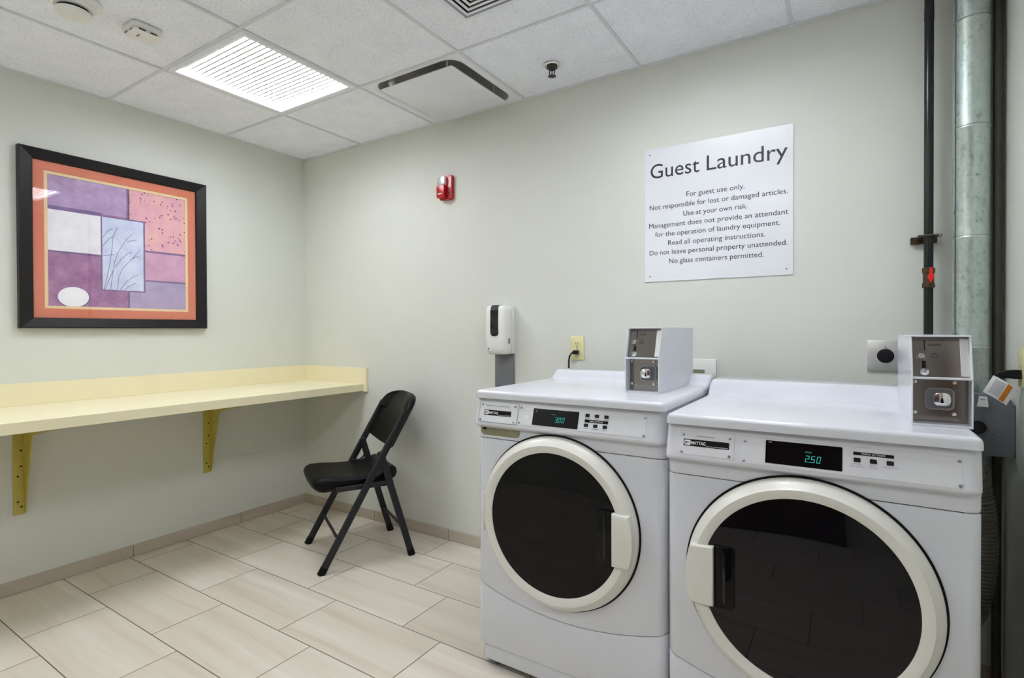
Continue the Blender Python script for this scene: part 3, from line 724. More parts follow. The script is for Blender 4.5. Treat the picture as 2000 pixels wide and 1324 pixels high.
def duplex_face(t, zc, ym):
    f = MB().prism([(0.017 * math.cos(a), zc + max(-0.0135, min(0.0135, 0.0175 * math.sin(a)))) for a in [2 * PI * k / 32 for k in range(32)]], 'y', ym - 0.0015, ym, 'ivory'); f = f.build('receptacle', t)
    for x, hh in ((-0.006, 0.0035), (0.006, 0.0045)): MB().box(x - 0.001, x + 0.001, ym - 0.002, ym - 0.0012, zc + 0.003 - hh, zc + 0.003 + hh, 'rubber').build('slot', f)
    MB().cyl((0, ym - 0.0012, zc - 0.0075), (0, ym - 0.002, zc - 0.0075), 0.0024, 'rubber', 10).build('slot', f)
t = thing('outlet', 'ivory duplex outlet on the back wall between dispenser and coin box', 'outlet', (2.0915, 0, 1.1085))
MB().prism(rrect(-0.0355, 0.0355, -0.058, 0.058, 0.003, 3), 'y', -0.006, -0.0005, 'ivory', 0.0022, 2).build('cover_plate', t)
duplex_face(t, 0.0195, -0.006); duplex_face(t, -0.0195, -0.006)
MB().cyl((0, -0.006, 0), (0, -0.0072, 0), 0.003, 'screw', 10).build('screw', t)
t = thing('power_cable', 'black power cord plugged into the ivory outlet behind the washer', 'power cord', (2.0915, 0, 1.089))
MB().box(-0.013, 0.013, -0.034, -0.0085, -0.010, 0.010, 'black_plastic', 0.004, 2).build('plug', t)
MB().tube([(-0.004, -0.03, 0), (-0.012, -0.042, -0.004), (-0.022, -0.045, -0.02), (-0.027, -0.042, -0.05), (-0.028, -0.04, -0.10), (-0.028, -0.04, -0.28), (-0.02, -0.042, -0.40)], 0.0042, 'black_plastic', 10).build('cord', t)

t = thing('wall_control', 'white wall control box with dark olive window behind the washer', 'control box', (2.686, 0, 1.01))
MB().box(-0.052, 0.052, -0.018, -0.0005, -0.058, 0.060, 'white_plastic', 0.003, 2).build('housing', t)
MB().box(-0.044, 0.006, -0.0188, -0.0175, -0.008, 0.016, 'olive_hollow').build('window', t)

t = thing('power_outlet', 'square metal plate with round black power outlet behind the dryer', 'outlet', (3.321, 0, 1.098))
MB().box(-0.055, 0.055, -0.008, -0.0005, -0.057, 0.057, 'plate_steel', 0.002, 2).build('cover_plate', t)
o = MB().cyl((0, -0.008, 0), (0, -0.013, 0), 0.026, 'black_plastic', 32, bev=0.002).build('receptacle', t)
for x, z in ((-0.012, 0), (0.012, 0), (0, -0.012), (0, 0.01)): MB().box(x - 0.0025, x + 0.0025, -0.0136, -0.0128, z - 0.005, z + 0.005, 'rubber').build('slot', o)
MB().cyl((0, -0.008, 0.032), (0, -0.0095, 0.032), 0.004, 'chrome', 12).build('screw', t)

# ------------------------------------------------------------------ pipes, duct, corner things
t = thing('gas_pipe', 'black vertical gas pipe with red-handled valve on the back wall', 'pipe', (3.4385, -0.06, 0))
MB().cyl((0, 0, 0.55), (0, 0, H), 0.0135, 'black_paint', 24).build('pipe', t)
MB().lathe([(0.0137, 1.335), (0.018, 1.337), (0.018, 1.352), (0.0155, 1.355), (0.0155, 1.385), (0.018, 1.388), (0.018, 1.404), (0.0137, 1.406)], (0, 0, 0), (0, 0, 1), 'bronze', 8).build('valve_body', t, 20)
hd = MB().cyl((0.004, -0.012, 1.372), (0.004, -0.030, 1.372), 0.0075, 'red_handle', 16, bev=0.001)
hd.prism([(0.001, 1.352), (0.006, 1.352), (0.007, 1.362), (0.0125, 1.368), (0.0125, 1.376), (0.008, 1.382), (0.0085, 1.404), (0.0005, 1.404), (0.0005, 1.382), (-0.005, 1.376), (-0.005, 1.368), (0, 1.362)], 'y', -0.034, -0.029, 'red_handle', 0.001, 1)
hd.build('valve_handle', t)
MB().lathe([(0.0136, 2.247), (0.0142, 2.25), (0.0142, 2.29), (0.0136, 2.293)], (0, 0, 0), (0, 0, 1), 'black_paint', 24).build('coupling', t)
t = thing('pipe_clamp', 'dark metal clamp holding the black gas pipe to the wall', 'clamp', (3.4385, 0, 1.508))
MB().box(-0.046, 0.028, -0.020, -0.0005, -0.014, 0.010, 'bronze', 0.001, 1).build('strut', t)
c = MB()
c.tube([(0.0175 * math.cos(a), -0.06 + 0.0175 * math.sin(a), 0.006) for a in [2 * PI * k / 24 for k in range(24)]], 0.0042, 'dark_iron', 8, closed=True)
c.box(-0.03, -0.016, -0.064, -0.018, 0.001, 0.011, 'dark_iron', 0.002, 1); c.box(0.016, 0.036, -0.066, -0.054, 0.001, 0.011, 'dark_iron', 0.002, 1)
c.cyl((0.03, -0.07, 0.006), (0.03, -0.05, 0.006), 0.004, 'screw', 10)
c.build('ring', t)

t = thing('vent_duct', 'round galvanised metal duct rising behind the dryer in the corner', 'duct', (3.549, -0.065, 0))
r_ = 0.0485
def duct_piece(z0, z1): return [(r_, z0), (r_, z1 - 0.012), (r_ + 0.0015, z1 - 0.009), (r_ + 0.0015, z1 - 0.004), (r_, z1 - 0.001)]
zz = [0.75, 1.14, 1.50, 1.86, 2.21, H]
for a, b2 in zip(zz, zz[1:]): MB().lathe(duct_piece(a, b2), (0, 0, 0), (0, 0, 1), 'galv', 48).build('duct_section', t)
MB().box(-0.0015, 0.0015, -r_ - 0.0016, -r_ + 0.002, 0.75, H, 'screw', mx=Matrix.Rotation(math.radians(-62), 4, 'Z')).build('seam', t)
tag(MB().cyl((3.6155, -0.06, 0.0), (3.6155, -0.06, H), 0.0125, 'dark_iron', 20).build('gap_shade'), 'added dark vertical cylinder for the shaded gap between the metal duct and right wall', 'pipe')  # dark cylinder added for the shade between duct and wall

pts = []; rr_ = []
for k in range(150):
    u = k / 149; a = u * PI
    pts.append((3.5115 + 0.026 * math.sin(a) ** 0.8, -0.27, 0.76 - 0.42 * u)); rr_.append(0.0445 + (0.003 if k % 4 < 2 else -0.003))
pts = [(3.512, -0.20, 0.775), (3.511, -0.25, 0.775)] + pts + [(3.511, -0.25, 0.325), (3.512, -0.20, 0.31)]
rr_ = [0.044] * 2 + rr_ + [0.044] * 2
tag(MB().tube(pts, 0.045, 'hose', 28, rr=rr_).build('exhaust_hose', None, 60), 'dark ribbed exhaust hose bulging out behind the dryer', 'hose')

t = thing('junction_box', 'grey metal box on the right wall behind the dryer', 'junction box', (3.59, -0.17, 0.90))
MB().prism([(-0.050, -0.098), (0.0445, -0.098), (0.0445, 0.055), (0.036, 0.078), (0.020, 0.090), (-0.050, 0.093)], 'y', -0.022, 0.022, 'grey_box', 0.0015, 1).build('cover', t)
MB().box(0.036, 0.0455, -0.018, 0.03, -0.099, 0.06, 'black_plastic').build('box_side', t)
MB().cyl((-0.043, -0.022, -0.010), (-0.043, -0.040, -0.010), 0.020, 'black_plastic', 24, bev=0.003).build('knob', t)
for x, z in ((0.004, -0.004), (0.006, -0.03), (-0.010, -0.014)): MB().cyl((x, -0.022, z), (x, -0.0235, z), 0.003, 'screw', 10).build('screw', t)
t = thing('wall_outlet', 'ivory outlet on the right wall at the edge of the view', 'outlet', (RX, -0.278, 1.083))
MB().box(-0.006, -0.0005, -0.036, 0.036, -0.058, 0.058, 'ivory', 0.002, 2).build('cover_plate', t)
MB().box(-0.0075, -0.0055, -0.014, 0.014, 0.006, 0.034, 'ivory', 0.0008, 1).build('receptacle', t)
t = thing('power_cable', 'black plug and cord hanging from the outlet on the right wall', 'power cord', (RX, -0.278, 1.062))
MB().prism([(-0.056, -0.006), (-0.050, -0.011), (-0.018, -0.013), (-0.007, -0.013), (-0.007, 0.013), (-0.018, 0.013), (-0.050, 0.010), (-0.056, 0.005)], 'y', -0.011, 0.011, 'black_plastic', 0.003, 2).build('plug', t)
MB().tube([(-0.05, 0, -0.001), (-0.060, 0.004, -0.004), (-0.068, 0.012, -0.014), (-0.066, 0.03, -0.035), (-0.058, 0.05, -0.058), (-0.05, 0.062, -0.066)], 0.0040, 'black_plastic', 10).build('cord', t)
t = thing('warning_tag', 'white paper warning tag with orange band hanging on the black cord', 'tag', (3.574, -0.277, 1.05))
# curled paper: rows along its width, hung from the cord
TU = Vector((0.83, 0.0, -0.50)); TV = Vector((-0.27, 0.0, -0.60)).normalized()
def tagp(u, v): p = TU * (u * 0.062) + TV * (v * 0.055); return (p.x - 0.006, p.y - 0.010 - 0.010 * math.sin(u * 2.6) + 0.006 * v, p.z + 0.008 - 0.010 * (u * u) * 0.6)
MB().grid([[tagp(u / 10, v / 6) for u in range(11)] for v in range(7)], 'paper', thick=(0, 0.0006, 0)).build('paper', t)
MB().grid([[(lambda p: (p[0], p[1] - 0.0005, p[2]))(tagp(0.62 + 0.2 * u / 3, 0.04 + v * 0.92 / 6)) for u in range(4)] for v in range(7)], 'paper_orange', thick=(0, 0.0004, 0)).build('orange_band', t)
ln = MB()
for k in range(9):
    u0 = 0.16 + k * 0.048
    ln.grid([[(lambda p: (p[0], p[1] - 0.0005, p[2]))(tagp(u0 + du, 0.10 + v * 0.8 / 5)) for du in (0, 0.018)] for v in range(6)], 'grey_ink', thick=(0, 0.0003, 0))
ln.build('printed_lines', t)
t = thing('paper_label', 'small white paper label below the orange-banded warning tag', 'label', (3.560, -0.20, 0.972))
MB().prism([(-0.016, -0.018), (0.012, -0.018), (0.009, 0.014), (-0.010, 0.016)], 'y', -0.001, 0.0, 'paper').build('sheet', t)
MB().box(-0.008, 0.004, -0.0014, -0.0009, 0.003, 0.006, 'grey_ink').build('printed_line', t)

# ------------------------------------------------------------------ coin-operated machines (local: x right, y back from the front panel, z up)
NPL = Vector((0, -0.9596, 0.2815)); UPL = Vector((0, 0.2815, 0.9596))
SEG = {'0': 'abcdef', '2': 'abged', '3': 'abgcd', '5': 'afgcd'}
def machine(name, label, loc, w_, zt, lid_top, ramp, door_c, door_r, glass_r, handle_side, coin, price, washer):
    t = thing(name, label, 'washing machine' if washer else 'dryer', loc)
    DEP = 0.69
    # cabinet behind the front
    MB().box(0.004, w_ - 0.004, 0.04, DEP, 0.022, zt, 'white_enamel', 0.003, 1).build('cabinet', t)
    # front panels: a shell that follows the rounded front corners
    rc = 0.026
    path = [(0.0, 0.10)] + [(rc - rc * math.cos(a), rc - rc * math.sin(a)) for a in [PI / 2 * k / 8 for k in range(9)]]
    path += [(x, 0.0) for x in [rc + (w_ - 2 * rc) * k / 30 for k in range(1, 30)]]
    path += [(w_ - rc + rc * math.sin(a), rc - rc * math.cos(a)) for a in [PI / 2 * k / 8 for k in range(9)]] + [(w_, 0.10)]
    zmin = zt - 0.715
    seam = lambda x: zmin + 0.5 * (x - w_ / 2) ** 2
    ztop = zt - 0.142
    def shell(nm, lo, hi, inset=0.0, soft=0.004):
        rows = []
        for dz, off in ((-1, 0.006), (0, 0.0015), (soft, 0.0)):
            rows.append([(x + (off + inset) * (1 if x < w_ / 2 else -1) * (1 if x < rc or x > w_ - rc else 0), y + (off + inset) * (1 if y < 0.05 else 0), lo(x) + max(dz, 0)) for x, y in path])
        for dz, off in ((soft, 0.0), (0, 0.0015), (-1, 0.006)):
            rows.append([(x + (off + inset) * (1 if x < w_ / 2 else -1) * (1 if x < rc or x > w_ - rc else 0), y + (off + inset) * (1 if y < 0.05 else 0), hi(x) - max(dz, 0)) for x, y in path])
        return MB().grid(rows, 'white_enamel').build(nm, t, 60)
    shell('front_panel', lambda x: seam(x) + 0.0012, lambda x: ztop - 0.0012)
    shell('lower_panel', lambda x: 0.078, lambda x: seam(x) - 0.0012)
    shell('kick_panel', lambda x: 0.022, lambda x: 0.0785, inset=0.008)
    MB().box(0.03, w_ - 0.03, 0.011, 0.05, 0.09, zt - 0.02, 'rubber').build('inner_frame', t)
    shell('console_skirt', lambda x: ztop + 0.0012, lambda x: ztop + 0.045)
    MB().box(0.02, w_ - 0.02, 0.060, DEP - 0.02, 0.0045, 0.0225, 'rubber').build('underside_shade', t)  # black block put in for the shade under the machine
    for sx, sy in ((0.052, 0.036), (w_ - 0.052, 0.036), (0.065, DEP - 0.06), (w_ - 0.065, DEP - 0.06)):
        MB().cyl((sx, sy, 0.0), (sx, sy, 0.024), 0.018, 'grey_tray', 20, bev=0.002).build('foot', t)
    # console: slanted face with a rolled lip
    yp = lambda tt: 0.001 - (tt - 0.009) * 0.2933
    cp = [(0.05, zt - 0.001), (yp(0.002), zt - 0.001), (yp(0.008), zt - 0.008), (yp(0.086), zt - 0.086), (yp(0.090) + 0.0005, zt - 0.090), (yp(0.091) + 0.004, zt - 0.095), (-0.011, zt - 0.099), (-0.004, zt - 0.102), (0.0, zt - 0.106), (0.05, zt - 0.106)]
    def loft(prof, rl, rr_, fn, nm):
        xs = [rl * (1 - math.cos(PI / 2 * k / 7)) for k in range(8)] + [w_ - rr_ * (1 - math.cos(PI / 2 * k / 7)) for k in range(7, -1, -1)]
        rows = []
        for x in xs:
            q = min(1.0, x / rl, (w_ - x) / rr_); R_ = rl if x < w_ / 2 else rr_
            dpt = R_ * (1 - math.sqrt(max(0.0, 1 - (1 - q) ** 2)))
            rows.append([(x,) + fn(p, dpt) for p in prof])
        mb = MB().grid(rows, 'white_enamel')
        mb.poly(rows[0], 'white_enamel'); mb.poly(rows[-1], 'white_enamel')
        return mb.build(nm, t, 50)
    loft(cp, 0.014, 0.034, lambda p, d_: (max(p[0], min(p[0] + d_, 0.02)) if p[0] < 0.03 else p[0], p[1]), 'console')
    def pm_(tt, d=0.0):     # matrix of the slanted face at distance tt below the lid: local x, z -> up the slope, y -> out
        o = Vector((0, yp(tt), zt - tt)) + NPL * d
        return Matrix(((1, 0, 0, o.x), (0, NPL.y, UPL.y, o.y), (0, NPL.z, UPL.z, o.z), (0, 0, 0, 1)))
    def plate(mb, u0, u1, t0, t1, m, th=0.0015, base=0.0, r=0.004, bev=0.0005):
        hgt = (t1 - t0) / 0.9596
        mb.prism(rrect(u0, u1, 0, hgt, r, 4), 'y', base, base + th, m, bev, 1, mx=pm_(t1))
        return mb
    def screws(par, lst):
        for u, tt in lst:
            o = Vector((u, yp(tt), zt - tt)) + NPL * 0.0015
            MB().cyl(o, o + NPL * 0.003, 0.0036, 'screw', 12, bev=0.0008).build('screw', par)
    def lettering(par, nm, body, u, tt, wd, hh, mat, align='L', d=0.0022, **kw):
        o = Vector((u, yp(tt), zt - tt)) + NPL * d
        return text(nm, body, par, mat, o, (1, 0, 0), UPL, wd, hh, align, **kw)
    # brand plate
    if washer: u0, u1, t0, t1 = 0.020, 0.177, 0.0135, 0.0805
    else: u0, u1, t0, t1 = 0.038, 0.181, 0.018, 0.080
    if washer: plate(MB(), u0 - 0.003, u1 + 0.003, t0 - 0.003, t1 + 0.003, 'screw', 0.0006, 0.0, 0.008).build('drawer_gap', t)
    bp = plate(MB(), u0, u1, t0, t1, 'panel_silver', r=0.006).build('brand_plate', t)
    screws(bp, [(u0 + 0.010, t0 + 0.010), (u1 - 0.011, t0 + 0.010), (u1 - 0.011, t1 - 0.006), (u0 + 0.008, t1 - 0.006)])
    if washer: ka, kb, kc, kd = 0.0405, 0.152, 0.0405, 0.0585
    else: ka, kb, kc, kd = 0.050, 0.169, 0.0395, 0.0575
    plate(MB(), ka, kb, kc, kd, 'rubber', 0.0004, 0.0015, 0.0005, 0.0).build('name_strip', bp)
    hgt = kd - kc
    lg = plate(MB(), ka + 0.0022, ka + 0.0185, kc + 0.0022, kd - 0.0022, 'white_ink', 0.0003, 0.0019, 0.003, 0.0).build('logo', bp)
    lettering(bp, 'logo_letters', 'M\u039b', ka + 0.0103, kd - 0.0055, 0.0115, 0.0072, 'ink', 'C', 0.0024, bold=0.02)
    lettering(bp, 'brand_name', 'MAYTAG', ka + 0.0205, kd - 0.0048, 0.038, 0.0088, 'white_ink', 'L', 0.0022, bold=0.012)
    plate(MB(), ka + 0.06, kb - 0.022, kd - 0.0032, kd - 0.0024, 'white_ink', 0.0003, 0.0019, 0.0002, 0.0).build('name_rule', bp)
    plate(MB(), kb - 0.0215, kb - 0.003, kd - 0.0044, kd - 0.0016, 'grey_ink', 0.0003, 0.0019, 0.0005, 0.0).build('small_print', bp)
    plate(MB(), u0 + 0.045 if not washer else u0 + 0.022, u1 - 0.05 if not washer else u1 - 0.035, t0 + 0.0115, t0 + 0.0135, 'grey_ink', 0.0002, 0.0015, 0.0005, 0.0).build('small_print', bp)
    # control panel
    if washer: p0, p1, q0, q1 = 0.1825, 0.6225, 0.0135, 0.0795
    else: p0, p1, q0, q1 = 0.200, 0.650, 0.019, 0.085
    cpn = plate(MB(), p0, p1, q0, q1, 'panel_silver', r=0.004).build('control_panel', t)
    screws(cpn, [(p0 + 0.008, q0 + 0.0105), (p0 + 0.006, q1 - 0.006), (p1 - 0.0055, q0 + 0.009), (p1 - 0.0055, q1 - 0.006)])
    d0, d1, e0, e1 = (0.238, 0.404, 0.0225, 0.0755) if washer else (0.2575, 0.426, 0.0225, 0.078)
    plate(MB(), d0, d1, e0, e1, 'dark_glass', 0.0008, 0.0015, 0.002, 0.0).build('display', cpn)
    dm = MB(); ux0 = d0 + (0.089 if not washer else 0.083); zz0 = e1 - (0.012 if not washer else 0.0145)
    dh, dw, gap, th = 0.0165, 0.0085, 0.0038, 0.0017
    x = ux0
    for ch in price:
        if ch == '.':
            plate(dm, x - 0.0022, x - 0.0005, zz0 - 0.0017, zz0, 'digits', 0.0003, 0.0023, 0.0002, 0.0); continue
        for sname in SEG[ch]:
            bx = {'a': (0, dw, dh - th, dh), 'g': (0, dw, dh / 2 - th / 2, dh / 2 + th / 2), 'd': (0, dw, 0, th), 'f': (0, th, dh / 2, dh), 'e': (0, th, 0, dh / 2), 'b': (dw - th, dw, dh / 2, dh), 'c': (dw - th, dw, 0, dh / 2)}[sname]
            ins = 0.0004
            sk = lambda a_, z_: a_ + 0.14 * z_
            q = [(sk(bx[0] + ins, bx[2] + ins), bx[2] + ins), (sk(bx[1] - ins, bx[2] + ins), bx[2] + ins), (sk(bx[1] - ins, bx[3] - ins), bx[3] - ins), (sk(bx[0] + ins, bx[3] - ins), bx[3] - ins)]
            dm.prism([(x + a_, b2) for a_, b2 in q], 'y', 0.0023, 0.0026, 'digits', mx=pm_(zz0))
        x += dw + gap
    dm.build('price_digits', cpn)
    lettering(cpn, 'display_caption', 'PRICE', ux0 + (0.001 if not washer else -0.013), zz0 - dh - 0.005, 0.0135, 0.0040, 'led_dim', 'L', 0.0026)
    lettering(cpn, 'display_mark', 'I' if washer else 'DRY', d0 + 0.012 if washer else d0 + 0.007, e0 + (0.012 if washer else 0.0055), None if washer else 0.008, 0.006 if washer else 0.0028, 'white_ink', 'L', 0.0026)
    def button(u, tt): plate(MB(), u - 0.007, u + 0.007, tt - 0.005, tt + 0.005, 'black_plastic', 0.002, 0.0015, 0.0022, 0.0006).build('button', cpn)
    if washer:
        for k, u in enumerate((0.4335, 0.465, 0.4965)): button(u, 0.0305)
        for k, u in enumerate((0.4315, 0.463, 0.4945)): button(u, 0.0603)
        plate(MB(), 0.4255, 0.5035, 0.0425, 0.0515, 'rubber', 0.0003, 0.0015, 0.0005, 0.0).build('caption_bar', cpn)
        lettering(cpn, 'caption', 'FABRIC SETTINGS', 0.4645, 0.0492, 0.044, 0.0042, 'white_ink', 'C')
        for u, tt, wd in ((0.4335, 0.039, 0.016), (0.465, 0.039, 0.016), (0.4965, 0.039, 0.018), (0.4315, 0.0693, 0.014), (0.463, 0.0695, 0.024), (0.4945, 0.0693, 0.014)):
            plate(MB(), u - wd / 2, u + wd / 2, tt - 0.001, tt + 0.001, 'grey_ink', 0.0002, 0.0015, 0.0005, 0.0).build('small_print', cpn)
        plate(MB(), 0.207, 0.220, 0.047, 0.056, 'white_plastic', 0.0006, 0.0015, 0.001, 0.0).build('sticker', cpn)
    else:
        for u in (0.4555, 0.4877, 0.520): button(u, 0.0478)
        plate(MB(), 0.448, 0.5275, 0.0295, 0.0368, 'rubber', 0.0003, 0.0015, 0.0005, 0.0).build('caption_bar', cpn)
        lettering(cpn, 'caption', 'FABRIC SETTINGS', 0.4878, 0.0350, 0.046, 0.0038, 'white_ink', 'C')
        for u, tt, body, wd in ((0.4555, 0.0590, 'WHITES', 0.018), (0.4555, 0.0640, 'AND COLORS', 0.031), (0.4877, 0.0590, 'PERM.', 0.014), (0.4877, 0.0640, 'PRESS', 0.016), (0.520, 0.0590, 'DELICATES', 0.028)):
            lettering(cpn, 'caption', body, u, tt, wd, 0.0030, 'grey_ink', 'C')
    if washer:   # finger recess of the soap drawer in the skirt under the lip
        rs = MB().prism(rrect(0.018, 0.180, zt - 0.131, zt - 0.101, 0.016, 6, (0, 0, 1, 1)), 'y', -0.0012, 0.004, 'olive_hollow').build('drawer_recess', t)
        MB().box(0.028, 0.042, -0.0018, 0.0, zt - 0.112, zt - 0.105, 'rubber').build('drawer_latch', rs)
    # lid with a rise at the back
    r0, r1, rh = ramp
    R = 0.011
    lp = [(-0.014, zt + 0.0005)] + [(-0.014 + R - R * math.cos(a), lid_top - R + R * math.sin(a)) for a in [PI / 2 * k / 5 for k in range(6)]]
    lp += [(r0 - 0.05, lid_top)]
    for k in range(1, 9):
        u = k / 8; s3 = u * u * (3 - 2 * u); lp.append((r0 + (r1 - r0) * u, lid_top + rh * s3))
    lp += [(DEP - 0.008, lid_top + rh), (DEP, lid_top + rh - 0.008), (DEP, zt + 0.0005)]
    loft(lp, 0.014, 0.014, lambda p, d_: (p[0] + d_ if p[0] < 0.05 else p[0], p[1] - d_ if p[1] > lid_top - R - 0.001 else p[1]), 'lid')
    # door (lathe round the y axis)
    cx, cz = door_c; dr = MB(); ax = (0, -1, 0)
    dr.lathe([(door_r - 0.002, 0.001), (door_r, 0.004), (door_r, 0.012), (door_r - 0.003, 0.020), (door_r - 0.009, 0.029), (door_r - 0.016, 0.035), (glass_r + 0.024, 0.0425), (glass_r + 0.0225, 0.0427), (glass_r + 0.002, 0.0365), (glass_r, 0.0355), (glass_r - 0.001, 0.031)], (cx, 0, cz), ax, 'cream_plastic', 96)
    door = dr.build('door', t, 30)
    MB().lathe([(door_r - 0.01, 0.0006), (door_r + 0.0055, 0.0006), (door_r + 0.0055, 0.003), (door_r - 0.002, 0.004)], (cx, 0, cz), ax, 'rubber', 96).build('door_gasket', t)
    MB().lathe([(glass_r + 0.001, 0.0335), (glass_r * 0.8, 0.0352), (glass_r * 0.5, 0.0360), (0, 0.0364)], (cx, 0, cz), ax, 'dark_glass' if washer else 'smoked_glass', 96).build('door_glass', door)
    hs_ = handle_side; hh = 0.079
    xin = 0.2105 if washer else 0.2065          # inner straight edge of the grip, from the centre
    arc = [((door_r - 0.006) * math.cos(a), (door_r - 0.006) * math.sin(a)) for a in [math.asin(hh / door_r) * (k / 8 - 1) for k in range(17)]]
    hp = [(cx + hs_ * x, cz + z) for x, z in [(xin, -hh)] + arc + [(xin, hh)]]
    MB().prism(hp, 'y', -0.053, -0.012, 'cream_plastic', 0.004, 3).build('door_handle', door)
    a0, a1 = sorted((cx + hs_ * (xin - 0.052), cx + hs_ * xin))
    hr = MB(); pr = rrect(a0, a1, cz - hh - 0.003, cz + hh + 0.003, 0.010, 5, (1, 0, 0, 1) if hs_ < 0 else (0, 1, 1, 0))
    hr.prism(pr, 'y', -0.0400, -0.034, 'dark_glass', 0.0015, 2)
    hr.box((a0 + a1) / 2 - 0.004, (a0 + a1) / 2 + 0.004, -0.0420, -0.0395, cz - hh * 0.85, cz + hh * 0.85, 'gloss_black', 0.002, 2)
    hr.build('handle_recess', door)
    if washer:
        hg = MB()
        hg.box(cx - door_r - 0.004, cx - door_r + 0.006, -0.022, -0.002, cz - 0.075, cz + 0.055, 'cream_plastic', 0.003, 2); hg.build('hinge_cover', door)
    # coin box
    x0, y0, z0 = coin; CW, CH, SP, BK = 0.1165, 0.219, 0.117, y0 + 0.45
    zm = z0 + SP; tb = 0.0034
    sl = 0.034
    side = [(y0, z0), (y0, zm), (y0 + sl, z0 + CH), (BK, z0 + CH), (BK, z0)]
    cb = MB()
    cb.prism(side, 'x', x0, x0 + tb, 'white_enamel', 0.0006, 1); cb.prism(side, 'x', x0 + CW - tb, x0 + CW, 'white_enamel', 0.0006, 1)
    cb.box(x0 - 0.0004, x0 + CW + 0.0004, y0 + sl - 0.004, BK + 0.0004, z0 + CH - 0.003, z0 + CH + 0.0005, 'white_enamel', 0.001, 1)
    cb.box(x0 + 0.0006, x0 + CW - 0.0006, y0 - 0.001, y0 + 0.06, zm - 0.003, zm + 0.002, 'white_enamel', 0.0008, 1)
    cb.box(x0 + 0.001, x0 + CW - 0.001, y0 + 0.0006, BK - 0.001, z0 + 0.0006, z0 + 0.006, 'white_enamel')
    cb.box(x0 + 0.001, x0 + CW - 0.001, BK - 0.003, BK - 0.0006, z0 + 0.001, z0 + CH - 0.002, 'white_enamel')
    cb = cb.build('coin_box', t, 30)
    # slanted coin plate
    SUP = Vector((0, sl, CH - SP)).normalized(); SN = Vector((0, -SUP.z, SUP.y))
    so = Vector((x0, y0 + 0.016, zm + 0.002))
    CM = Matrix(((1, 0, 0, so.x), (0, SN.y, SUP.y, so.y), (0, SN.z, SUP.z, so.z), (0, 0, 0, 1)))
    HT = (CH - SP) / SUP.z - 0.006
    MB().box(tb, CW - tb, -0.002, 0.0, 0, HT, 'steel', mx=CM).build('coin_plate', cb)
    MB().box(CW - 0.020, CW - tb - 0.0005, 0.0, 0.0015, 0.003, HT - 0.004, 'plate_steel', mx=CM).build('edge_strip', cb)
    MB().box(0.0275, 0.0300, 0.0, 0.0006, HT - 0.034, HT - 0.008, 'rubber', mx=CM).build('coin_slot', cb)
    MB().lathe([(0.0085, 0), (0.0085, 0.003), (0.0065, 0.006), (0.0045, 0.006), (0.0045, 0.002), (0, 0.002)], (0.0215, 0, HT - 0.050), (0, 1, 0), 'chrome', 24, mx=CM).build('return_button', cb)
    MB().box(0.0225, 0.0305, 0.0, 0.0008, 0.012, 0.040, 'rubber', 0.0003, 1, mx=CM).build('return_chute', cb)
    MB().lathe([(0.008, 0), (0.0088, 0.004), (0.004, 0.008), (0, 0.008)], (0.027, 0, 0.0115), (0, 1, 0), 'chrome', 20, mx=CM).build('chute_lip', cb)
    def ctext(body, u, v, wd, hh):
        o = so + Vector((u, 0, 0)) + SUP * v + SN * 0.0004
        text('caption', body, cb, 'ink', o, (1, 0, 0), SUP, wd, hh, 'C', 0.0002, bold=0.01)
    ctext('QUARTERS', 0.0485, HT - 0.0225, 0.025, 0.0048); ctext('COIN', 0.0475, HT - 0.045, 0.011, 0.0038); ctext('RETURN', 0.0475, HT - 0.0525, 0.018, 0.0038)
    # recessed lock plate
    yl = y0 + 0.042
    MB().box(x0 + tb, x0 + CW - tb, yl, yl + 0.002, z0 + 0.006, zm - 0.003, 'steel').build('lock_plate', cb)
    cxl = x0 + 0.058 if not washer else x0 + 0.068; czl = z0 + 0.064
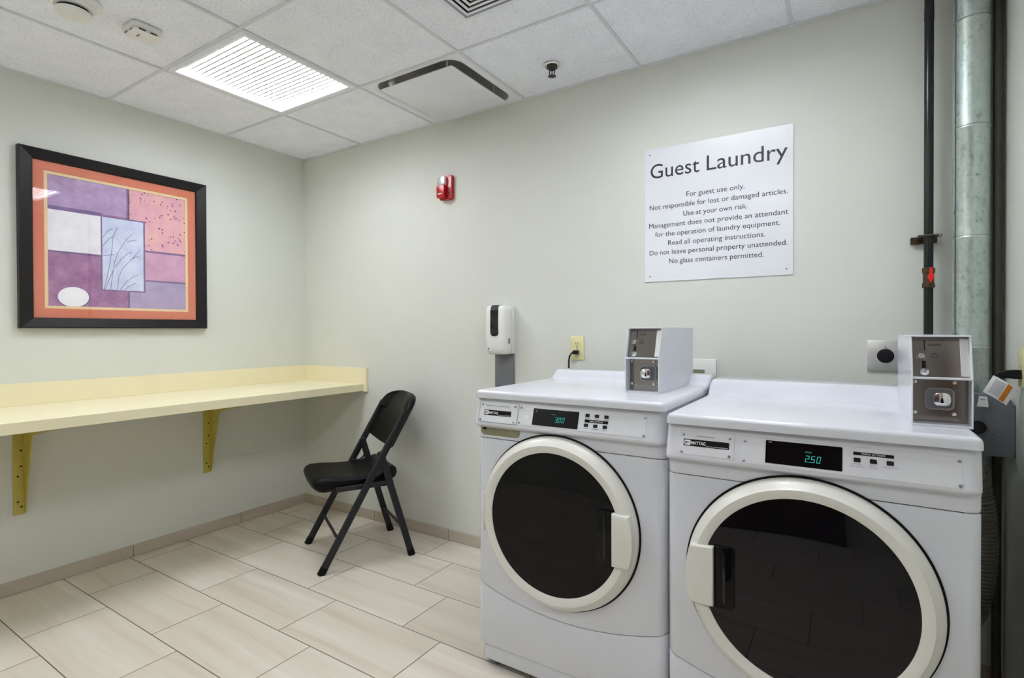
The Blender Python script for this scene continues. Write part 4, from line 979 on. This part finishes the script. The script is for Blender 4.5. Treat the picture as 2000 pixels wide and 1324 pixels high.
    lk = MB()
    for (h0, h1, r_, m) in ((0.029, 0.027, 0.012, 'screw'),):
        A = [(x + cxl, y2 + czl) for x, y2 in rrect(-h0, h0, -h1, h1, r_, 5)]; B = [(x + cxl, y2 + czl) for x, y2 in rrect(-h0 + 0.004, h0 - 0.004, -h1 + 0.004, h1 - 0.004, r_ - 0.003, 5)]
        lk.grid([[(p[0], yl, p[1]) for p in A + A[:1]], [(p[0], yl - 0.005, p[1]) for p in A + A[:1]], [(p[0], yl - 0.005, p[1]) for p in B + B[:1]], [(p[0], yl - 0.0005, p[1]) for p in B + B[:1]]], m)
        lk.prism(B, 'y', yl - 0.001, yl - 0.0002, 'grey_tray')
    lk.build('lock_housing', cb, 30)
    kx = cxl + (0.004 if not washer else -0.006)
    MB().prism(rrect(kx - 0.017, kx + 0.017, czl - 0.016, czl + 0.016, 0.011, 5), 'y', yl - 0.014, yl - 0.001, 'chrome', 0.002, 2).build('lock', cb)
    MB().prism([(kx - 0.0035, czl - 0.009), (kx + 0.0035, czl - 0.009), (kx + 0.002, czl + 0.001), (kx, czl + 0.005), (kx - 0.002, czl + 0.001)], 'y', yl - 0.0145, yl - 0.0138, 'rubber').build('keyhole', cb)
    for u, v in ((0.010, SP - 0.012), (CW - 0.030, SP - 0.012), (0.010, 0.028), (CW - 0.030, 0.028)):
        MB().cyl((x0 + u, yl, z0 + v), (x0 + u, yl - 0.003, z0 + v), 0.0045, 'chrome', 14, bev=0.001).build('screw', cb)
    return t
washer = machine('washing_machine', 'white front-loading coin washer with 3.00 display, left of the dryer', (2.086, -0.83, 0), 0.677, 0.957, 0.984, (0.555, 0.615, 0.036), (0.318, 0.568), 0.280, 0.231, 1, (0.4845, 0.185, 0.984), '3.00', True)
dryer = machine('dryer', 'white front-loading coin dryer with 2.50 display at the right', (2.772, -0.85, 0), 0.686, 0.930, 0.959, (0.50, 0.58, 0.052), (0.3415, 0.537), 0.2825, 0.2365, -1, (0.568, 0.105, 0.959), '2.50', False)
